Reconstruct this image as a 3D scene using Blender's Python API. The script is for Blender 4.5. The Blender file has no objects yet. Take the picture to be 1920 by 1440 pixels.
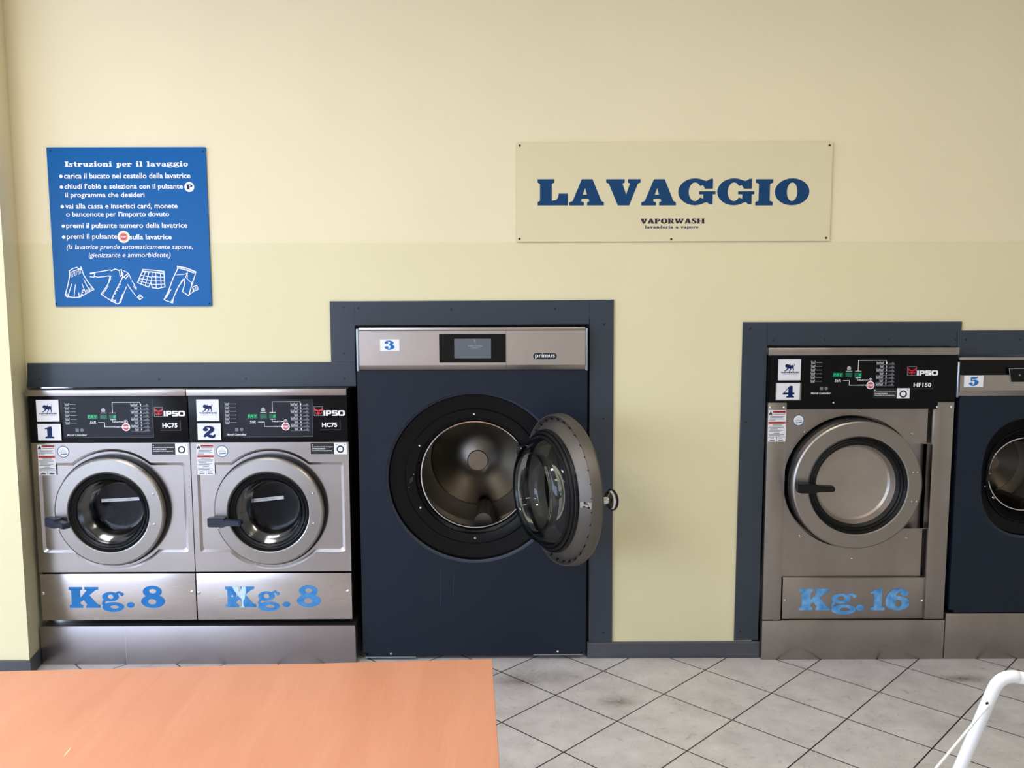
import bpy, bmesh, math, random
from math import pi, sin, cos, radians
from mathutils import Vector, Matrix
from mathutils.geometry import tessellate_polygon

random.seed(7)
S = bpy.context.scene
COL = S.collection

# ------------------------------------------------------------------ camera
CAMY, CAMZ, FPX = -3.62, 1.57637, 1638.327
RT = Vector((0.99998968, -0.00350278, -0.00289378))
UP = Vector((0.00325257, 0.10718471, 0.9942338))
FW = Vector((0.00317241, 0.99423295, -0.107195))
cam = bpy.data.cameras.new('camera')
cam.sensor_width = 36.0
cam.lens = FPX / 1920 * 36.0
cam.clip_start = 0.05
camo = bpy.data.objects.new('camera', cam)
COL.objects.link(camo)
mw = Matrix.Identity(4)
for i in range(3):
    mw[i][0], mw[i][1], mw[i][2] = RT[i], UP[i], -FW[i]
mw[0][3], mw[1][3], mw[2][3] = 0.0, CAMY, CAMZ
camo.matrix_world = mw
S.camera = camo

# ------------------------------------------------------------------ world, light, exposure
S.view_settings.view_transform = 'Standard'
S.view_settings.look = 'None'
S.view_settings.gamma = 1
S.view_settings.use_curve_mapping = False
S.view_settings.exposure = 0.05
W = bpy.data.worlds.new('sky')
S.world = W
W.use_nodes = True
wn = W.node_tree
wn.nodes['Background'].inputs[0].default_value = (0.81, 0.95, 1.23, 1)
wn.nodes['Background'].inputs[1].default_value = 5.7
COOL, WARM = (1.0, 0.98, 0.97), (1.0, 0.92, 0.78)
FILLS = ((-1.8, -2.2, 46, COOL), (1.3, -2.2, 27, WARM), (-1.8, -4.4, 16, COOL), (1.3, -4.4, 14, WARM))
# room outline (metres)
XL, XR, YF, ZC = -5.6, 4.6, -6.2, 3.25
WIN_LEFT = (-6.1, -1.2, 0.02, 2.9)      # y0,y1,z0,z1 on the left wall
WIN_FRONT = (-5.5, -2.3, 0.45, 2.75)     # x0,x1,z0,z1 on the wall behind the camera


def portal(name, loc, rot, sx, sy):
    l = bpy.data.lights.new(name, 'AREA')
    l.shape = 'RECTANGLE'
    l.size, l.size_y = sx, sy
    l.cycles.is_portal = True
    o = bpy.data.objects.new(name, l)
    o.location, o.rotation_euler = loc, rot
    COL.objects.link(o)


portal('daylight_opening', (XL - 0.05, (WIN_LEFT[0] + WIN_LEFT[1]) / 2, (WIN_LEFT[2] + WIN_LEFT[3]) / 2),
       (0, -pi / 2, 0), WIN_LEFT[3] - WIN_LEFT[2], WIN_LEFT[1] - WIN_LEFT[0])
portal('daylight_opening', ((WIN_FRONT[0] + WIN_FRONT[1]) / 2, YF - 0.05, (WIN_FRONT[2] + WIN_FRONT[3]) / 2),
       (pi / 2, 0, 0), WIN_FRONT[1] - WIN_FRONT[0], WIN_FRONT[3] - WIN_FRONT[2])


def add_fill(x, y, power, tone):  # unseen fill light under the ceiling, added to brighten floor and table
    l = bpy.data.lights.new('overhead_fill', 'AREA')
    l.shape = 'RECTANGLE'
    l.size, l.size_y = 1.2, 0.3
    l.energy = power
    l.color = tone
    o = bpy.data.objects.new('overhead_fill', l)
    o.location = (x, y, ZC - 0.03)
    COL.objects.link(o)


for args in FILLS:
    add_fill(*args)


# ------------------------------------------------------------------ measuring: a point of the photo on the plane y = Y
def ray(px, py):
    return FW + RT * ((px - 960) / FPX) - UP * ((py - 720) / FPX)


def at(px, py, Y):
    d = ray(px, py)
    t = (Y - CAMY) / d.y
    return d.x * t, CAMZ + d.z * t


def atz(px, py, z):
    d = ray(px, py)
    t = (z - CAMZ) / d.z
    return d.x * t, CAMY + d.y * t


def box_at(x0, y0, x1, y1, Y):
    xm, ym = (x0 + x1) / 2, (y0 + y1) / 2
    return at(x0, ym, Y)[0], at(x1, ym, Y)[0], at(xm, y1, Y)[1], at(xm, y0, Y)[1]   # X0 X1 Z0 Z1


# ------------------------------------------------------------------ materials
def lin(c):
    return tuple(((v / 255) / 12.92 if v / 255 <= 0.04045 else ((v / 255 + 0.055) / 1.055) ** 2.4) for v in c) + (1,)


def nd(nt, t, **kw):
    n = nt.nodes.new(t)
    for k, v in kw.items():
        setattr(n, k, v)
    return n


def mat(name, rgb, rough=0.5, metal=0.0, spec=0.5, var=0.05, scale=6.0, stretch=(1, 1, 1), bump=0.0, bscale=200.0,
        bstretch=None, coat=0.0, aniso=0.0, emit=0.0, rvar=0.0, rgb2=None):
    m = bpy.data.materials.new(name)
    m.use_nodes = True
    nt = m.node_tree
    p = nt.nodes['Principled BSDF']
    tc = nd(nt, 'ShaderNodeTexCoord')
    mp = nd(nt, 'ShaderNodeMapping')
    mp.inputs['Scale'].default_value = stretch
    nt.links.new(tc.outputs['Object'], mp.inputs[0])
    no = nd(nt, 'ShaderNodeTexNoise')
    no.inputs['Scale'].default_value = scale
    no.inputs['Detail'].default_value = 5
    nt.links.new(mp.outputs[0], no.inputs['Vector'])
    mx = nd(nt, 'ShaderNodeMix', data_type='RGBA')
    c = lin(rgb)
    if rgb2 is None:
        mx.inputs[6].default_value = tuple(max(0, v * (1 - var)) for v in c[:3]) + (1,)
        mx.inputs[7].default_value = tuple(min(1, v * (1 + var)) for v in c[:3]) + (1,)
    else:
        mx.inputs[6].default_value = c
        mx.inputs[7].default_value = lin(rgb2)
    cr = nd(nt, 'ShaderNodeValToRGB')
    cr.color_ramp.elements[0].position = 0.3
    cr.color_ramp.elements[1].position = 0.7
    nt.links.new(no.outputs[0], cr.inputs[0])
    nt.links.new(cr.outputs[0], mx.inputs[0])
    nt.links.new(mx.outputs[2], p.inputs['Base Color'])
    p.inputs['Roughness'].default_value = rough
    if rvar:
        mr = nd(nt, 'ShaderNodeMapRange')
        mr.inputs[3].default_value = rough - rvar
        mr.inputs[4].default_value = rough + rvar
        nt.links.new(no.outputs[0], mr.inputs[0])
        nt.links.new(mr.outputs[0], p.inputs['Roughness'])
    p.inputs['Metallic'].default_value = metal
    p.inputs['Specular IOR Level'].default_value = spec
    if coat:
        p.inputs['Coat Weight'].default_value = coat
        p.inputs['Coat Roughness'].default_value = 0.1
    if aniso:
        p.inputs['Anisotropic'].default_value = aniso
        tg = nd(nt, 'ShaderNodeTangent', direction_type='RADIAL', axis='Y')
        nt.links.new(tg.outputs[0], p.inputs['Tangent'])
    if emit:
        nt.links.new(mx.outputs[2], p.inputs['Emission Color'])
        p.inputs['Emission Strength'].default_value = emit
    if bump:
        n2 = nd(nt, 'ShaderNodeTexNoise')
        n2.inputs['Scale'].default_value = bscale
        n2.inputs['Detail'].default_value = 3
        m2 = nd(nt, 'ShaderNodeMapping')
        m2.inputs['Scale'].default_value = bstretch or (1, 1, 1)
        nt.links.new(tc.outputs['Object'], m2.inputs[0])
        nt.links.new(m2.outputs[0], n2.inputs['Vector'])
        b = nd(nt, 'ShaderNodeBump')
        b.inputs['Strength'].default_value = bump
        b.inputs['Distance'].default_value = 0.001
        nt.links.new(n2.outputs[0], b.inputs['Height'])
        nt.links.new(b.outputs[0], p.inputs['Normal'])
    return m


STEEL = mat('brushed_stainless', (175, 169, 167), rough=0.24, metal=1, var=0.06, scale=3, stretch=(0.6, 1, 3), bump=0.015,
            bscale=60, bstretch=(1, 1, 40), rvar=0.06)
BANDM = mat('brushed_band_steel', (184, 176, 172), rough=0.36, metal=1, var=0.03, scale=9, bump=0.05, bscale=90)
STEELD = mat('worn_stainless', (164, 158, 154), rough=0.32, metal=1, var=0.10, scale=4, stretch=(2, 1, 0.8), bump=0.02,
             bscale=60, bstretch=(40, 1, 1), rvar=0.06)
LOWM = mat('lower_panel_steel_lightened', (200, 193, 191), rough=0.27, metal=1, var=0.06, scale=3, stretch=(0.6, 1, 3), bump=0.015, bscale=60, rvar=0.05)  # same steel as the fronts, colour lightened to offset its darker reflections
PLINM = mat('plinth_stainless', (166, 160, 162), rough=0.38, metal=1, var=0.07, scale=3, stretch=(0.8, 1, 1.5), bump=0.02, bscale=60, rvar=0.05)
RINGM = mat('satin_steel_ring', (160, 155, 151), rough=0.36, metal=1, var=0.03, scale=2, bump=0.05, bscale=90)
CHROME = mat('chrome', (225, 225, 228), rough=0.12, metal=1, var=0.02)
SCREWM = mat('bright_screw', (220, 220, 222), rough=0.2, metal=1, var=0.02)
BLACKP = mat('black_panel', (10, 11, 14), rough=0.22, var=0.08, spec=0.18)
PRINTBG = mat('dark_grey_overlay', (32, 34, 42), rough=0.30, var=0.04, spec=0.2)
PRINT4 = mat('near_black_overlay', (7, 8, 10), rough=0.3, var=0.04, spec=0.2)
RUBBER = mat('black_rubber', (9, 10, 12), rough=0.42, var=0.1, spec=0.3)
BOOTM = mat('blue_grey_rubber_boot', (58, 64, 80), rough=0.4, var=0.05)
RECESSM = mat('black_plastic', (8, 9, 11), rough=0.33, var=0.08, spec=0.2)
DARKIN = mat('dark_interior', (14, 14, 15), rough=0.8, var=0.2, spec=0.2)
HANDLEM = mat('slate_handle', (38, 42, 56), rough=0.38, var=0.05, spec=0.3)
HANDLEB = mat('black_handle', (12, 13, 17), rough=0.35, var=0.05, spec=0.3)
NAVY = mat('navy_enamel', (28, 36, 48), rough=0.36, var=0.03, scale=3, bump=0.06, bscale=400, spec=0.22)
NAVYR = mat('navy_rim', (58, 64, 80), rough=0.35, var=0.03)
SLATE = mat('slate_filler_panel', (54, 62, 72), rough=0.24, var=0.04, scale=2, spec=0.35)
SKIRT = mat('grey_skirting', (72, 74, 82), rough=0.45, var=0.06, scale=5)
HOLE = mat('black_screw', (6, 7, 10), rough=0.5, var=0.1)
WHITEL = mat('white_label', (236, 237, 242), rough=0.4, var=0.02)
PAPER = mat('white_plate', (226, 226, 232), rough=0.35, var=0.03, scale=20)
NAVYINK = mat('navy_ink', (6, 34, 84), rough=0.4, var=0.06, scale=30, spec=0.2)
SKYINK = mat('sky_blue_ink', (40, 116, 186), rough=0.45, var=0.10, scale=14, spec=0.2)
WORNINK = mat('worn_blue_ink', (36, 114, 184), rough=0.45, scale=26, rgb2=(92, 152, 206), spec=0.2)
FADEDINK = mat('faded_blue_ink', (46, 128, 200), rough=0.45, scale=34, rgb2=(126, 182, 226), spec=0.2)
PALEINK = mat('pale_torn_sticker', (196, 226, 246), rough=0.45, var=0.08, scale=40)
GREYINK = mat('grey_print', (168, 172, 178), rough=0.5, var=0.03)
DIMINK = mat('dim_print', (110, 114, 122), rough=0.5, var=0.05)
WHITEINK = mat('white_print', (240, 242, 246), rough=0.45, var=0.02)
REDINK = mat('red_print', (206, 40, 52), rough=0.4, var=0.05)
PINKRED = mat('rose_red_print', (200, 78, 92), rough=0.4, var=0.05)
WARNRED = mat('warning_red', (176, 52, 44), rough=0.45, var=0.1)
BLACKINK = mat('black_print', (20, 20, 22), rough=0.5, var=0.05)
MIDINK = mat('small_print', (128, 130, 134), rough=0.5, var=0.05)
RINGINK = mat('blue_grey_print', (72, 104, 140), rough=0.5, var=0.05)
CREAMINK = mat('cream_print', (246, 240, 206), rough=0.5, var=0.02)
LED0 = mat('green_display', (0, 84, 60), rough=0.3, var=0.1, scale=40, emit=0.25)
LED1 = mat('green_digits', (0, 190, 110), rough=0.3, var=0.02, emit=0.45)
SCREEN = mat('grey_screen', (88, 93, 102), rough=0.2, var=0.04, scale=8, emit=0.12)
GLOSSBLK = mat('gloss_black', (8, 8, 10), rough=0.12, var=0.05, spec=0.25)
BLUESIGN = mat('blue_sign', (0, 90, 158), rough=0.25, var=0.03, scale=2, spec=0.15)
SIGNINK = mat('sign_blue_ink', (12, 62, 106), rough=0.4, var=0.03, spec=0.2)
DARKINK = mat('dark_ink', (34, 24, 46), rough=0.4, var=0.03)
TABLEE = mat('table_edge', (206, 140, 96), rough=0.5, var=0.05)
WHITEM = mat('white_enamel_tube', (236, 238, 240), rough=0.25, var=0.02, spec=0.5)
PLUG = mat('galvanised', (170, 178, 190), rough=0.35, metal=0.9, var=0.08)
DRUM = mat('drum_steel', (136, 131, 124), rough=0.36, metal=1, var=0.06, scale=5)
DRUMBACK = mat('turned_steel', (140, 135, 126), rough=0.34, metal=1, var=0.04, scale=3, aniso=0.75)
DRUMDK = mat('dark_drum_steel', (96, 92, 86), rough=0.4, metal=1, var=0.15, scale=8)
HUB = mat('satin_hub', (150, 136, 122), rough=0.45, metal=0.85, var=0.04, scale=30)
DISHM = mat('satin_door_pan', (108, 103, 98), rough=0.5, metal=0.85, var=0.04, scale=4)
DOME = mat('brushed_bowl', (176, 168, 160), rough=0.42, metal=0.9, var=0.08, scale=7, rvar=0.08)
METALTRIM = mat('outside_paving', (150, 150, 152), rough=0.8, var=0.08)


def glass(name, tint=(0.9, 0.94, 0.96), refl=0.9, rough=0.03):
    m = bpy.data.materials.new(name)
    m.use_nodes = True
    nt = m.node_tree
    nt.nodes.remove(nt.nodes['Principled BSDF'])
    out = nt.nodes['Material Output']
    tr = nd(nt, 'ShaderNodeBsdfTransparent')
    tr.inputs[0].default_value = tint + (1,)
    gl = nd(nt, 'ShaderNodeBsdfGlossy')
    gl.inputs['Roughness'].default_value = rough
    gl.inputs[0].default_value = (refl, refl, refl, 1)
    fr = nd(nt, 'ShaderNodeFresnel')
    fr.inputs[0].default_value = 1.5
    mx = nd(nt, 'ShaderNodeMixShader')
    nt.links.new(fr.outputs[0], mx.inputs[0])
    nt.links.new(tr.outputs[0], mx.inputs[1])
    nt.links.new(gl.outputs[0], mx.inputs[2])
    nt.links.new(mx.outputs[0], out.inputs[0])
    return m


GLASS = glass('door_glass', (0.80, 0.85, 0.90), 0.55)
GLASSD = glass('porthole_glass', (0.66, 0.70, 0.78), 0.34, 0.14)
ACRYL = mat('clear_backed_acrylic', (224, 214, 176), rough=0.09, var=0.02, scale=1.5, spec=0.5)


def wall_material():
    m = bpy.data.materials.new('two_tone_wall_paint')
    m.use_nodes = True
    nt = m.node_tree
    p = nt.nodes['Principled BSDF']
    tc = nd(nt, 'ShaderNodeTexCoord')
    sp = nd(nt, 'ShaderNodeSeparateXYZ')
    nt.links.new(tc.outputs['Object'], sp.inputs[0])
    gt = nd(nt, 'ShaderNodeMath', operation='GREATER_THAN')
    gt.inputs[1].default_value = 1.770
    nt.links.new(sp.outputs[2], gt.inputs[0])
    no = nd(nt, 'ShaderNodeTexNoise')
    no.inputs['Scale'].default_value = 2.2
    no.inputs['Detail'].default_value = 6
    nt.links.new(tc.outputs['Object'], no.inputs['Vector'])
    a = nd(nt, 'ShaderNodeMix', data_type='RGBA')
    a.inputs[6].default_value = lin((225, 217, 178))
    a.inputs[7].default_value = lin((233, 222, 188))
    nt.links.new(gt.outputs[0], a.inputs[0])
    mr = nd(nt, 'ShaderNodeMapRange')
    mr.inputs[3].default_value = 0.95
    mr.inputs[4].default_value = 1.04
    nt.links.new(no.outputs[0], mr.inputs[0])
    mul = nd(nt, 'ShaderNodeMix', data_type='RGBA', blend_type='MULTIPLY')
    mul.inputs[0].default_value = 1
    nt.links.new(a.outputs[2], mul.inputs[6])
    nt.links.new(mr.outputs[0], mul.inputs[7])
    nt.links.new(mul.outputs[2], p.inputs['Base Color'])
    p.inputs['Roughness'].default_value = 0.55
    p.inputs['Specular IOR Level'].default_value = 0.3
    n2 = nd(nt, 'ShaderNodeTexNoise')
    n2.inputs['Scale'].default_value = 260
    nt.links.new(tc.outputs['Object'], n2.inputs['Vector'])
    b = nd(nt, 'ShaderNodeBump')
    b.inputs['Strength'].default_value = 0.05
    b.inputs['Distance'].default_value = 0.001
    nt.links.new(n2.outputs[0], b.inputs['Height'])
    nt.links.new(b.outputs[0], p.inputs['Normal'])
    return m


WALL = wall_material()
CREAM = mat('cream_paint', (222, 218, 206), rough=0.6, var=0.03, scale=2)
CEILM = mat('white_ceiling', (236, 234, 226), rough=0.7, var=0.02, scale=2)
BACKW = mat('service_room_dark', (26, 26, 27), rough=0.9, var=0.2)
FRAMEM = mat('window_frame_grey', (90, 94, 100), rough=0.4, var=0.04)


def floor_material():
    m = bpy.data.materials.new('diagonal_stone_tiles')
    m.use_nodes = True
    nt = m.node_tree
    p = nt.nodes['Principled BSDF']
    L = nt.links.new
    tc = nd(nt, 'ShaderNodeTexCoord')
    sp = nd(nt, 'ShaderNodeSeparateXYZ')
    L(tc.outputs['Object'], sp.inputs[0])

    def M(op, a, b=None, c=None):
        n = nd(nt, 'ShaderNodeMath', operation=op)
        for i, v in enumerate((a, b, c)):
            if v is None:
                continue
            if isinstance(v, (int, float)):
                n.inputs[i].default_value = v
            else:
                L(v, n.inputs[i])
        return n.outputs[0]

    th, ox, oy, s = 0.774176, 0.17760, 3.26623 + CAMY, 0.30
    x = M('SUBTRACT', sp.outputs[0], ox)
    y = M('SUBTRACT', sp.outputs[1], oy)
    u = M('DIVIDE', M('ADD', M('MULTIPLY', x, cos(th)), M('MULTIPLY', y, -sin(th))), s)
    v = M('DIVIDE', M('ADD', M('MULTIPLY', x, sin(th)), M('MULTIPLY', y, cos(th))), s)
    du = M('ABSOLUTE', M('SUBTRACT', u, M('ROUND', u)))
    dv = M('ABSOLUTE', M('SUBTRACT', v, M('ROUND', v)))
    gr = M('LESS_THAN', M('MINIMUM', du, dv), 0.0088)
    # per tile tone
    cmb = nd(nt, 'ShaderNodeCombineXYZ')
    L(M('FLOOR', u), cmb.inputs[0])
    L(M('FLOOR', v), cmb.inputs[1])
    wnz = nd(nt, 'ShaderNodeTexWhiteNoise', noise_dimensions='2D')
    L(cmb.outputs[0], wnz.inputs['Vector'])
    # stone mottling, offset per tile
    ofs = nd(nt, 'ShaderNodeVectorMath', operation='MULTIPLY_ADD')
    L(wnz.outputs['Color'], ofs.inputs[0])
    ofs.inputs[1].default_value = (9, 9, 9)
    L(tc.outputs['Object'], ofs.inputs[2])
    n1 = nd(nt, 'ShaderNodeTexNoise')
    n1.inputs['Scale'].default_value = 9
    n1.inputs['Detail'].default_value = 8
    n1.inputs['Roughness'].default_value = 0.65
    L(ofs.outputs[0], n1.inputs['Vector'])
    n2 = nd(nt, 'ShaderNodeTexNoise')
    n2.inputs['Scale'].default_value = 30
    n2.inputs['Detail'].default_value = 6
    n2.inputs['Distortion'].default_value = 1.2
    L(ofs.outputs[0], n2.inputs['Vector'])
    r1 = nd(nt, 'ShaderNodeValToRGB')
    r1.color_ramp.elements[0].position = 0.3
    r1.color_ramp.elements[0].color = lin((196, 191, 191))
    r1.color_ramp.elements[1].position = 0.72
    r1.color_ramp.elements[1].color = lin((224, 220, 220))
    L(n1.outputs[0], r1.inputs[0])
    r2 = nd(nt, 'ShaderNodeValToRGB')
    r2.color_ramp.elements[0].position = 0.60
    r2.color_ramp.elements[0].color = (0, 0, 0, 1)
    r2.color_ramp.elements[1].position = 0.78
    r2.color_ramp.elements[1].color = (0.5, 0.5, 0.5, 1)
    L(n2.outputs[0], r2.inputs[0])
    a = nd(nt, 'ShaderNodeMix', data_type='RGBA')
    L(r2.outputs[0], a.inputs[0])
    L(r1.outputs[0], a.inputs[6])
    a.inputs[7].default_value = lin((132, 124, 119))
    # rust / dirt smudges
    cur = a.outputs[2]
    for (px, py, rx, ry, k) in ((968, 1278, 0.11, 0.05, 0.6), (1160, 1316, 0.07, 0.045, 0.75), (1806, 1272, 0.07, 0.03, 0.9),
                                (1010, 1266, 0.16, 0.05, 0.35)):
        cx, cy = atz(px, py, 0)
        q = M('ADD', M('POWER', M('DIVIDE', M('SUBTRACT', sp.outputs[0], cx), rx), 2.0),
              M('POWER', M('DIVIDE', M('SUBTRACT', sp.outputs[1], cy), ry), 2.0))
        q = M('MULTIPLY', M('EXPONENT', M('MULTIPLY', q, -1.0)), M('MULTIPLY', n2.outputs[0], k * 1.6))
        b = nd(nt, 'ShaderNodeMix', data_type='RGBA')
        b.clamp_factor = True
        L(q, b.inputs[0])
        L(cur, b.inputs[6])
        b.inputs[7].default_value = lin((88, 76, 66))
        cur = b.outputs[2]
    g = nd(nt, 'ShaderNodeMix', data_type='RGBA')
    L(gr, g.inputs[0])
    L(cur, g.inputs[6])
    g.inputs[7].default_value = lin((52, 46, 48))
    L(g.outputs[2], p.inputs['Base Color'])
    p.inputs['Roughness'].default_value = 0.42
    p.inputs['Specular IOR Level'].default_value = 0.4
    bp = nd(nt, 'ShaderNodeBump')
    bp.inputs['Strength'].default_value = 0.4
    bp.inputs['Distance'].default_value = 0.002
    L(M('SUBTRACT', M('MULTIPLY', n1.outputs[0], 0.25), gr), bp.inputs['Height'])
    L(bp.outputs[0], p.inputs['Normal'])
    return m


FLOORM = floor_material()


def table_material():
    m = bpy.data.materials.new('orange_beech_laminate')
    m.use_nodes = True
    nt = m.node_tree
    p = nt.nodes['Principled BSDF']
    L = nt.links.new
    tc = nd(nt, 'ShaderNodeTexCoord')
    mp = nd(nt, 'ShaderNodeMapping')
    mp.inputs['Rotation'].default_value = (0, 0, radians(-8))
    mp.inputs['Scale'].default_value = (7, 0.9, 1)
    L(tc.outputs['Object'], mp.inputs[0])
    n = nd(nt, 'ShaderNodeTexNoise')
    n.inputs['Scale'].default_value = 1.6
    n.inputs['Detail'].default_value = 7
    n.inputs['Distortion'].default_value = 0.6
    L(mp.outputs[0], n.inputs['Vector'])
    r = nd(nt, 'ShaderNodeValToRGB')
    r.color_ramp.elements[0].position = 0.3
    r.color_ramp.elements[0].color = lin((213, 147, 115))
    r.color_ramp.elements[1].position = 0.7
    r.color_ramp.elements[1].color = lin((222, 158, 127))
    L(n.outputs[0], r.inputs[0])
    # fine fibre flecks
    m2 = nd(nt, 'ShaderNodeMapping')
    m2.inputs['Rotation'].default_value = (0, 0, radians(-8))
    m2.inputs['Scale'].default_value = (160, 9, 1)
    L(tc.outputs['Object'], m2.inputs[0])
    n2 = nd(nt, 'ShaderNodeTexNoise')
    n2.inputs['Scale'].default_value = 1
    n2.inputs['Detail'].default_value = 4
    L(m2.outputs[0], n2.inputs['Vector'])
    mr = nd(nt, 'ShaderNodeMapRange')
    mr.inputs[3].default_value = 0.95
    mr.inputs[4].default_value = 1.05
    L(n2.outputs[0], mr.inputs[0])
    mul = nd(nt, 'ShaderNodeMix', data_type='RGBA', blend_type='MULTIPLY')
    mul.inputs[0].default_value = 1
    L(r.outputs[0], mul.inputs[6])
    L(mr.outputs[0], mul.inputs[7])
    L(mul.outputs[2], p.inputs['Base Color'])
    p.inputs['Roughness'].default_value = 0.45
    p.inputs['Specular IOR Level'].default_value = 0.35
    return m


TABLEM = table_material()


# ------------------------------------------------------------------ mesh builder
class MB:
    def __init__(s, mat0):
        s.v, s.f, s.mi, s.mats, s.cur, s.lay = [], [], [], [mat0], 0, 0

    def m(s, mt):
        if mt not in s.mats:
            s.mats.append(mt)
        s.cur = s.mats.index(mt)
        return s

    def add(s, vs, fs):
        o = len(s.v)
        s.v += [Vector(q) for q in vs]
        for f in fs:
            s.f.append([o + i for i in f])
            s.mi.append(s.cur)
        return s

    def box(s, x0, x1, y0, y1, z0, z1, bv=0.0, seg=2):
        if bv <= 0:
            vs = [(x, y, z) for z in (z0, z1) for y in (y0, y1) for x in (x0, x1)]
            return s.add(vs, [(0, 2, 3, 1), (4, 5, 7, 6), (0, 1, 5, 4), (2, 6, 7, 3), (0, 4, 6, 2), (1, 3, 7, 5)])
        b = bmesh.new()
        bmesh.ops.create_cube(b, size=1)
        for v in b.verts:
            v.co = Vector((x0 + (v.co.x + .5) * (x1 - x0), y0 + (v.co.y + .5) * (y1 - y0), z0 + (v.co.z + .5) * (z1 - z0)))
        bmesh.ops.bevel(b, geom=list(b.edges), offset=bv, segments=seg, affect='EDGES', profile=0.5)
        b.verts.index_update()
        s.add([v.co.copy() for v in b.verts], [[v.index for v in f.verts] for f in b.faces])
        b.free()
        return s

    def lathe(s, prof, cx=0, cz=0, n=72, M=None, sx=1, sz=1):
        vs, fs, k = [], [], len(prof)
        for i in range(n):
            a = 2 * pi * i / n
            for r, y in prof:
                vs.append(Vector((cx + r * cos(a) * sx, y, cz + r * sin(a) * sz)))
        for i in range(n):
            j = (i + 1) % n
            for q in range(k - 1):
                fs.append((i * k + q, i * k + q + 1, j * k + q + 1, j * k + q))
        if M is not None:
            vs = [M @ v for v in vs]
        return s.add(vs, fs)

    def prism(s, outer, y0, y1, holes=(), M=None):
        loops = [list(outer)] + [list(h) for h in holes]
        tris = tessellate_polygon([[Vector((p[0], p[1], 0)) for p in lp] for lp in loops])
        flat = [p for lp in loops for p in lp]
        n = len(flat)
        vs = [Vector((p[0], y0, p[1])) for p in flat] + [Vector((p[0], y1, p[1])) for p in flat]
        fs = [tuple(t) for t in tris] + [tuple(n + i for i in reversed(t)) for t in tris]
        o = 0
        for lp in loops:
            k = len(lp)
            for i in range(k):
                j = (i + 1) % k
                fs.append((o + i, o + j, n + o + j, n + o + i))
            o += k
        if M is not None:
            vs = [M @ v for v in vs]
        return s.add(vs, fs)

    def tube(s, pts, r, n=12, caps=True):
        pts = [Vector(p) for p in pts]
        rs = r if isinstance(r, (list, tuple)) else [r] * len(pts)
        t0 = (pts[1] - pts[0]).normalized()
        ref = Vector((0, 0, 1)) if abs(t0.z) < 0.9 else Vector((1, 0, 0))
        nrm = t0.cross(ref).normalized()
        vs, fs = [], []
        for i, p in enumerate(pts):
            t = (pts[min(i + 1, len(pts) - 1)] - pts[max(i - 1, 0)]).normalized()
            nrm = (nrm - t * nrm.dot(t)).normalized()
            bn = t.cross(nrm)
            for k in range(n):
                a = 2 * pi * k / n
                vs.append(p + (nrm * cos(a) + bn * sin(a)) * rs[i])
        for i in range(len(pts) - 1):
            for k in range(n):
                q = (k + 1) % n
                fs.append((i * n + k, i * n + q, (i + 1) * n + q, (i + 1) * n + k))
        if caps:
            fs.append(tuple(reversed(range(n))))
            fs.append(tuple((len(pts) - 1) * n + k for k in range(n)))
        return s.add(vs, fs)

    def disc(s, cx, cz, r, y0, y1, n=24):
        return s.prism([(cx + r * cos(2 * pi * i / n), cz + r * sin(2 * pi * i / n)) for i in range(n)], y0, y1)

    def ring(s, cx, cz, r, h, y0, y1, n=32):
        return s.prism([(cx + r * cos(2 * pi * i / n), cz + r * sin(2 * pi * i / n)) for i in range(n)], y0, y1,
                       [[(cx + h * cos(2 * pi * i / n), cz + h * sin(2 * pi * i / n)) for i in range(n)]])

    def head(s, cx, cz, y, r, h=None):          # domed screw head sitting on the plane y, pointing to -y
        h = h or r * 0.7
        return s.lathe([(0.0005, y - h), (r * 0.6, y - h * 0.85), (r, y - h * 0.3), (r, y + 0.001)], cx, cz, 16)

    def rect(s, x0, x1, z0, z1, y, t=0.0006):
        return s.box(min(x0, x1), max(x0, x1), y - t, y, min(z0, z1), max(z0, z1))

    def line(s, pts, w, y, t=0.0006):           # flat printed line in the XZ plane
        for si, (a, b) in enumerate(zip(pts[:-1], pts[1:])):
            s.lay = (s.lay + 1) % 60
            h = t + 0.00002 * s.lay
            dx, dz = b[0] - a[0], b[1] - a[1]
            l = math.hypot(dx, dz) or 1e-9
            ux, uz = dx / l * w / 2, dz / l * w / 2
            s.prism([(a[0] - uz - ux, a[1] + ux - uz), (a[0] + uz - ux, a[1] - ux - uz), (b[0] + uz + ux, b[1] - ux + uz),
                     (b[0] - uz + ux, b[1] + ux + uz)], y - h, y)
        return s


def rrect(x0, x1, z0, z1, r, n=6):
    o = []
    for cx, cz, a0 in ((x1 - r, z1 - r, 0), (x0 + r, z1 - r, 90), (x0 + r, z0 + r, 180), (x1 - r, z0 + r, 270)):
        for i in range(n + 1):
            a = radians(a0 + 90 * i / n)
            o.append((cx + r * cos(a), cz + r * sin(a)))
    return o


def circ(cx, cz, r, n=72):
    return [(cx + r * cos(2 * pi * i / n), cz + r * sin(2 * pi * i / n)) for i in range(n)]


def soft(pr, k=5):
    q = [pr[0]] + list(pr) + [pr[-1]]
    o = []
    for i in range(1, len(q) - 2):
        for j in range(k):
            t = j / k
            o.append(tuple(0.5 * (2 * q[i][d] + (q[i + 1][d] - q[i - 1][d]) * t + (2 * q[i - 1][d] - 5 * q[i][d] + 4 * q[i + 1][d] - q[i + 2][d]) * t * t
                                  + (3 * q[i][d] - q[i - 1][d] - 3 * q[i + 1][d] + q[i + 2][d]) * t ** 3) for d in range(2)))
    return o + [tuple(pr[-1])]


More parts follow.
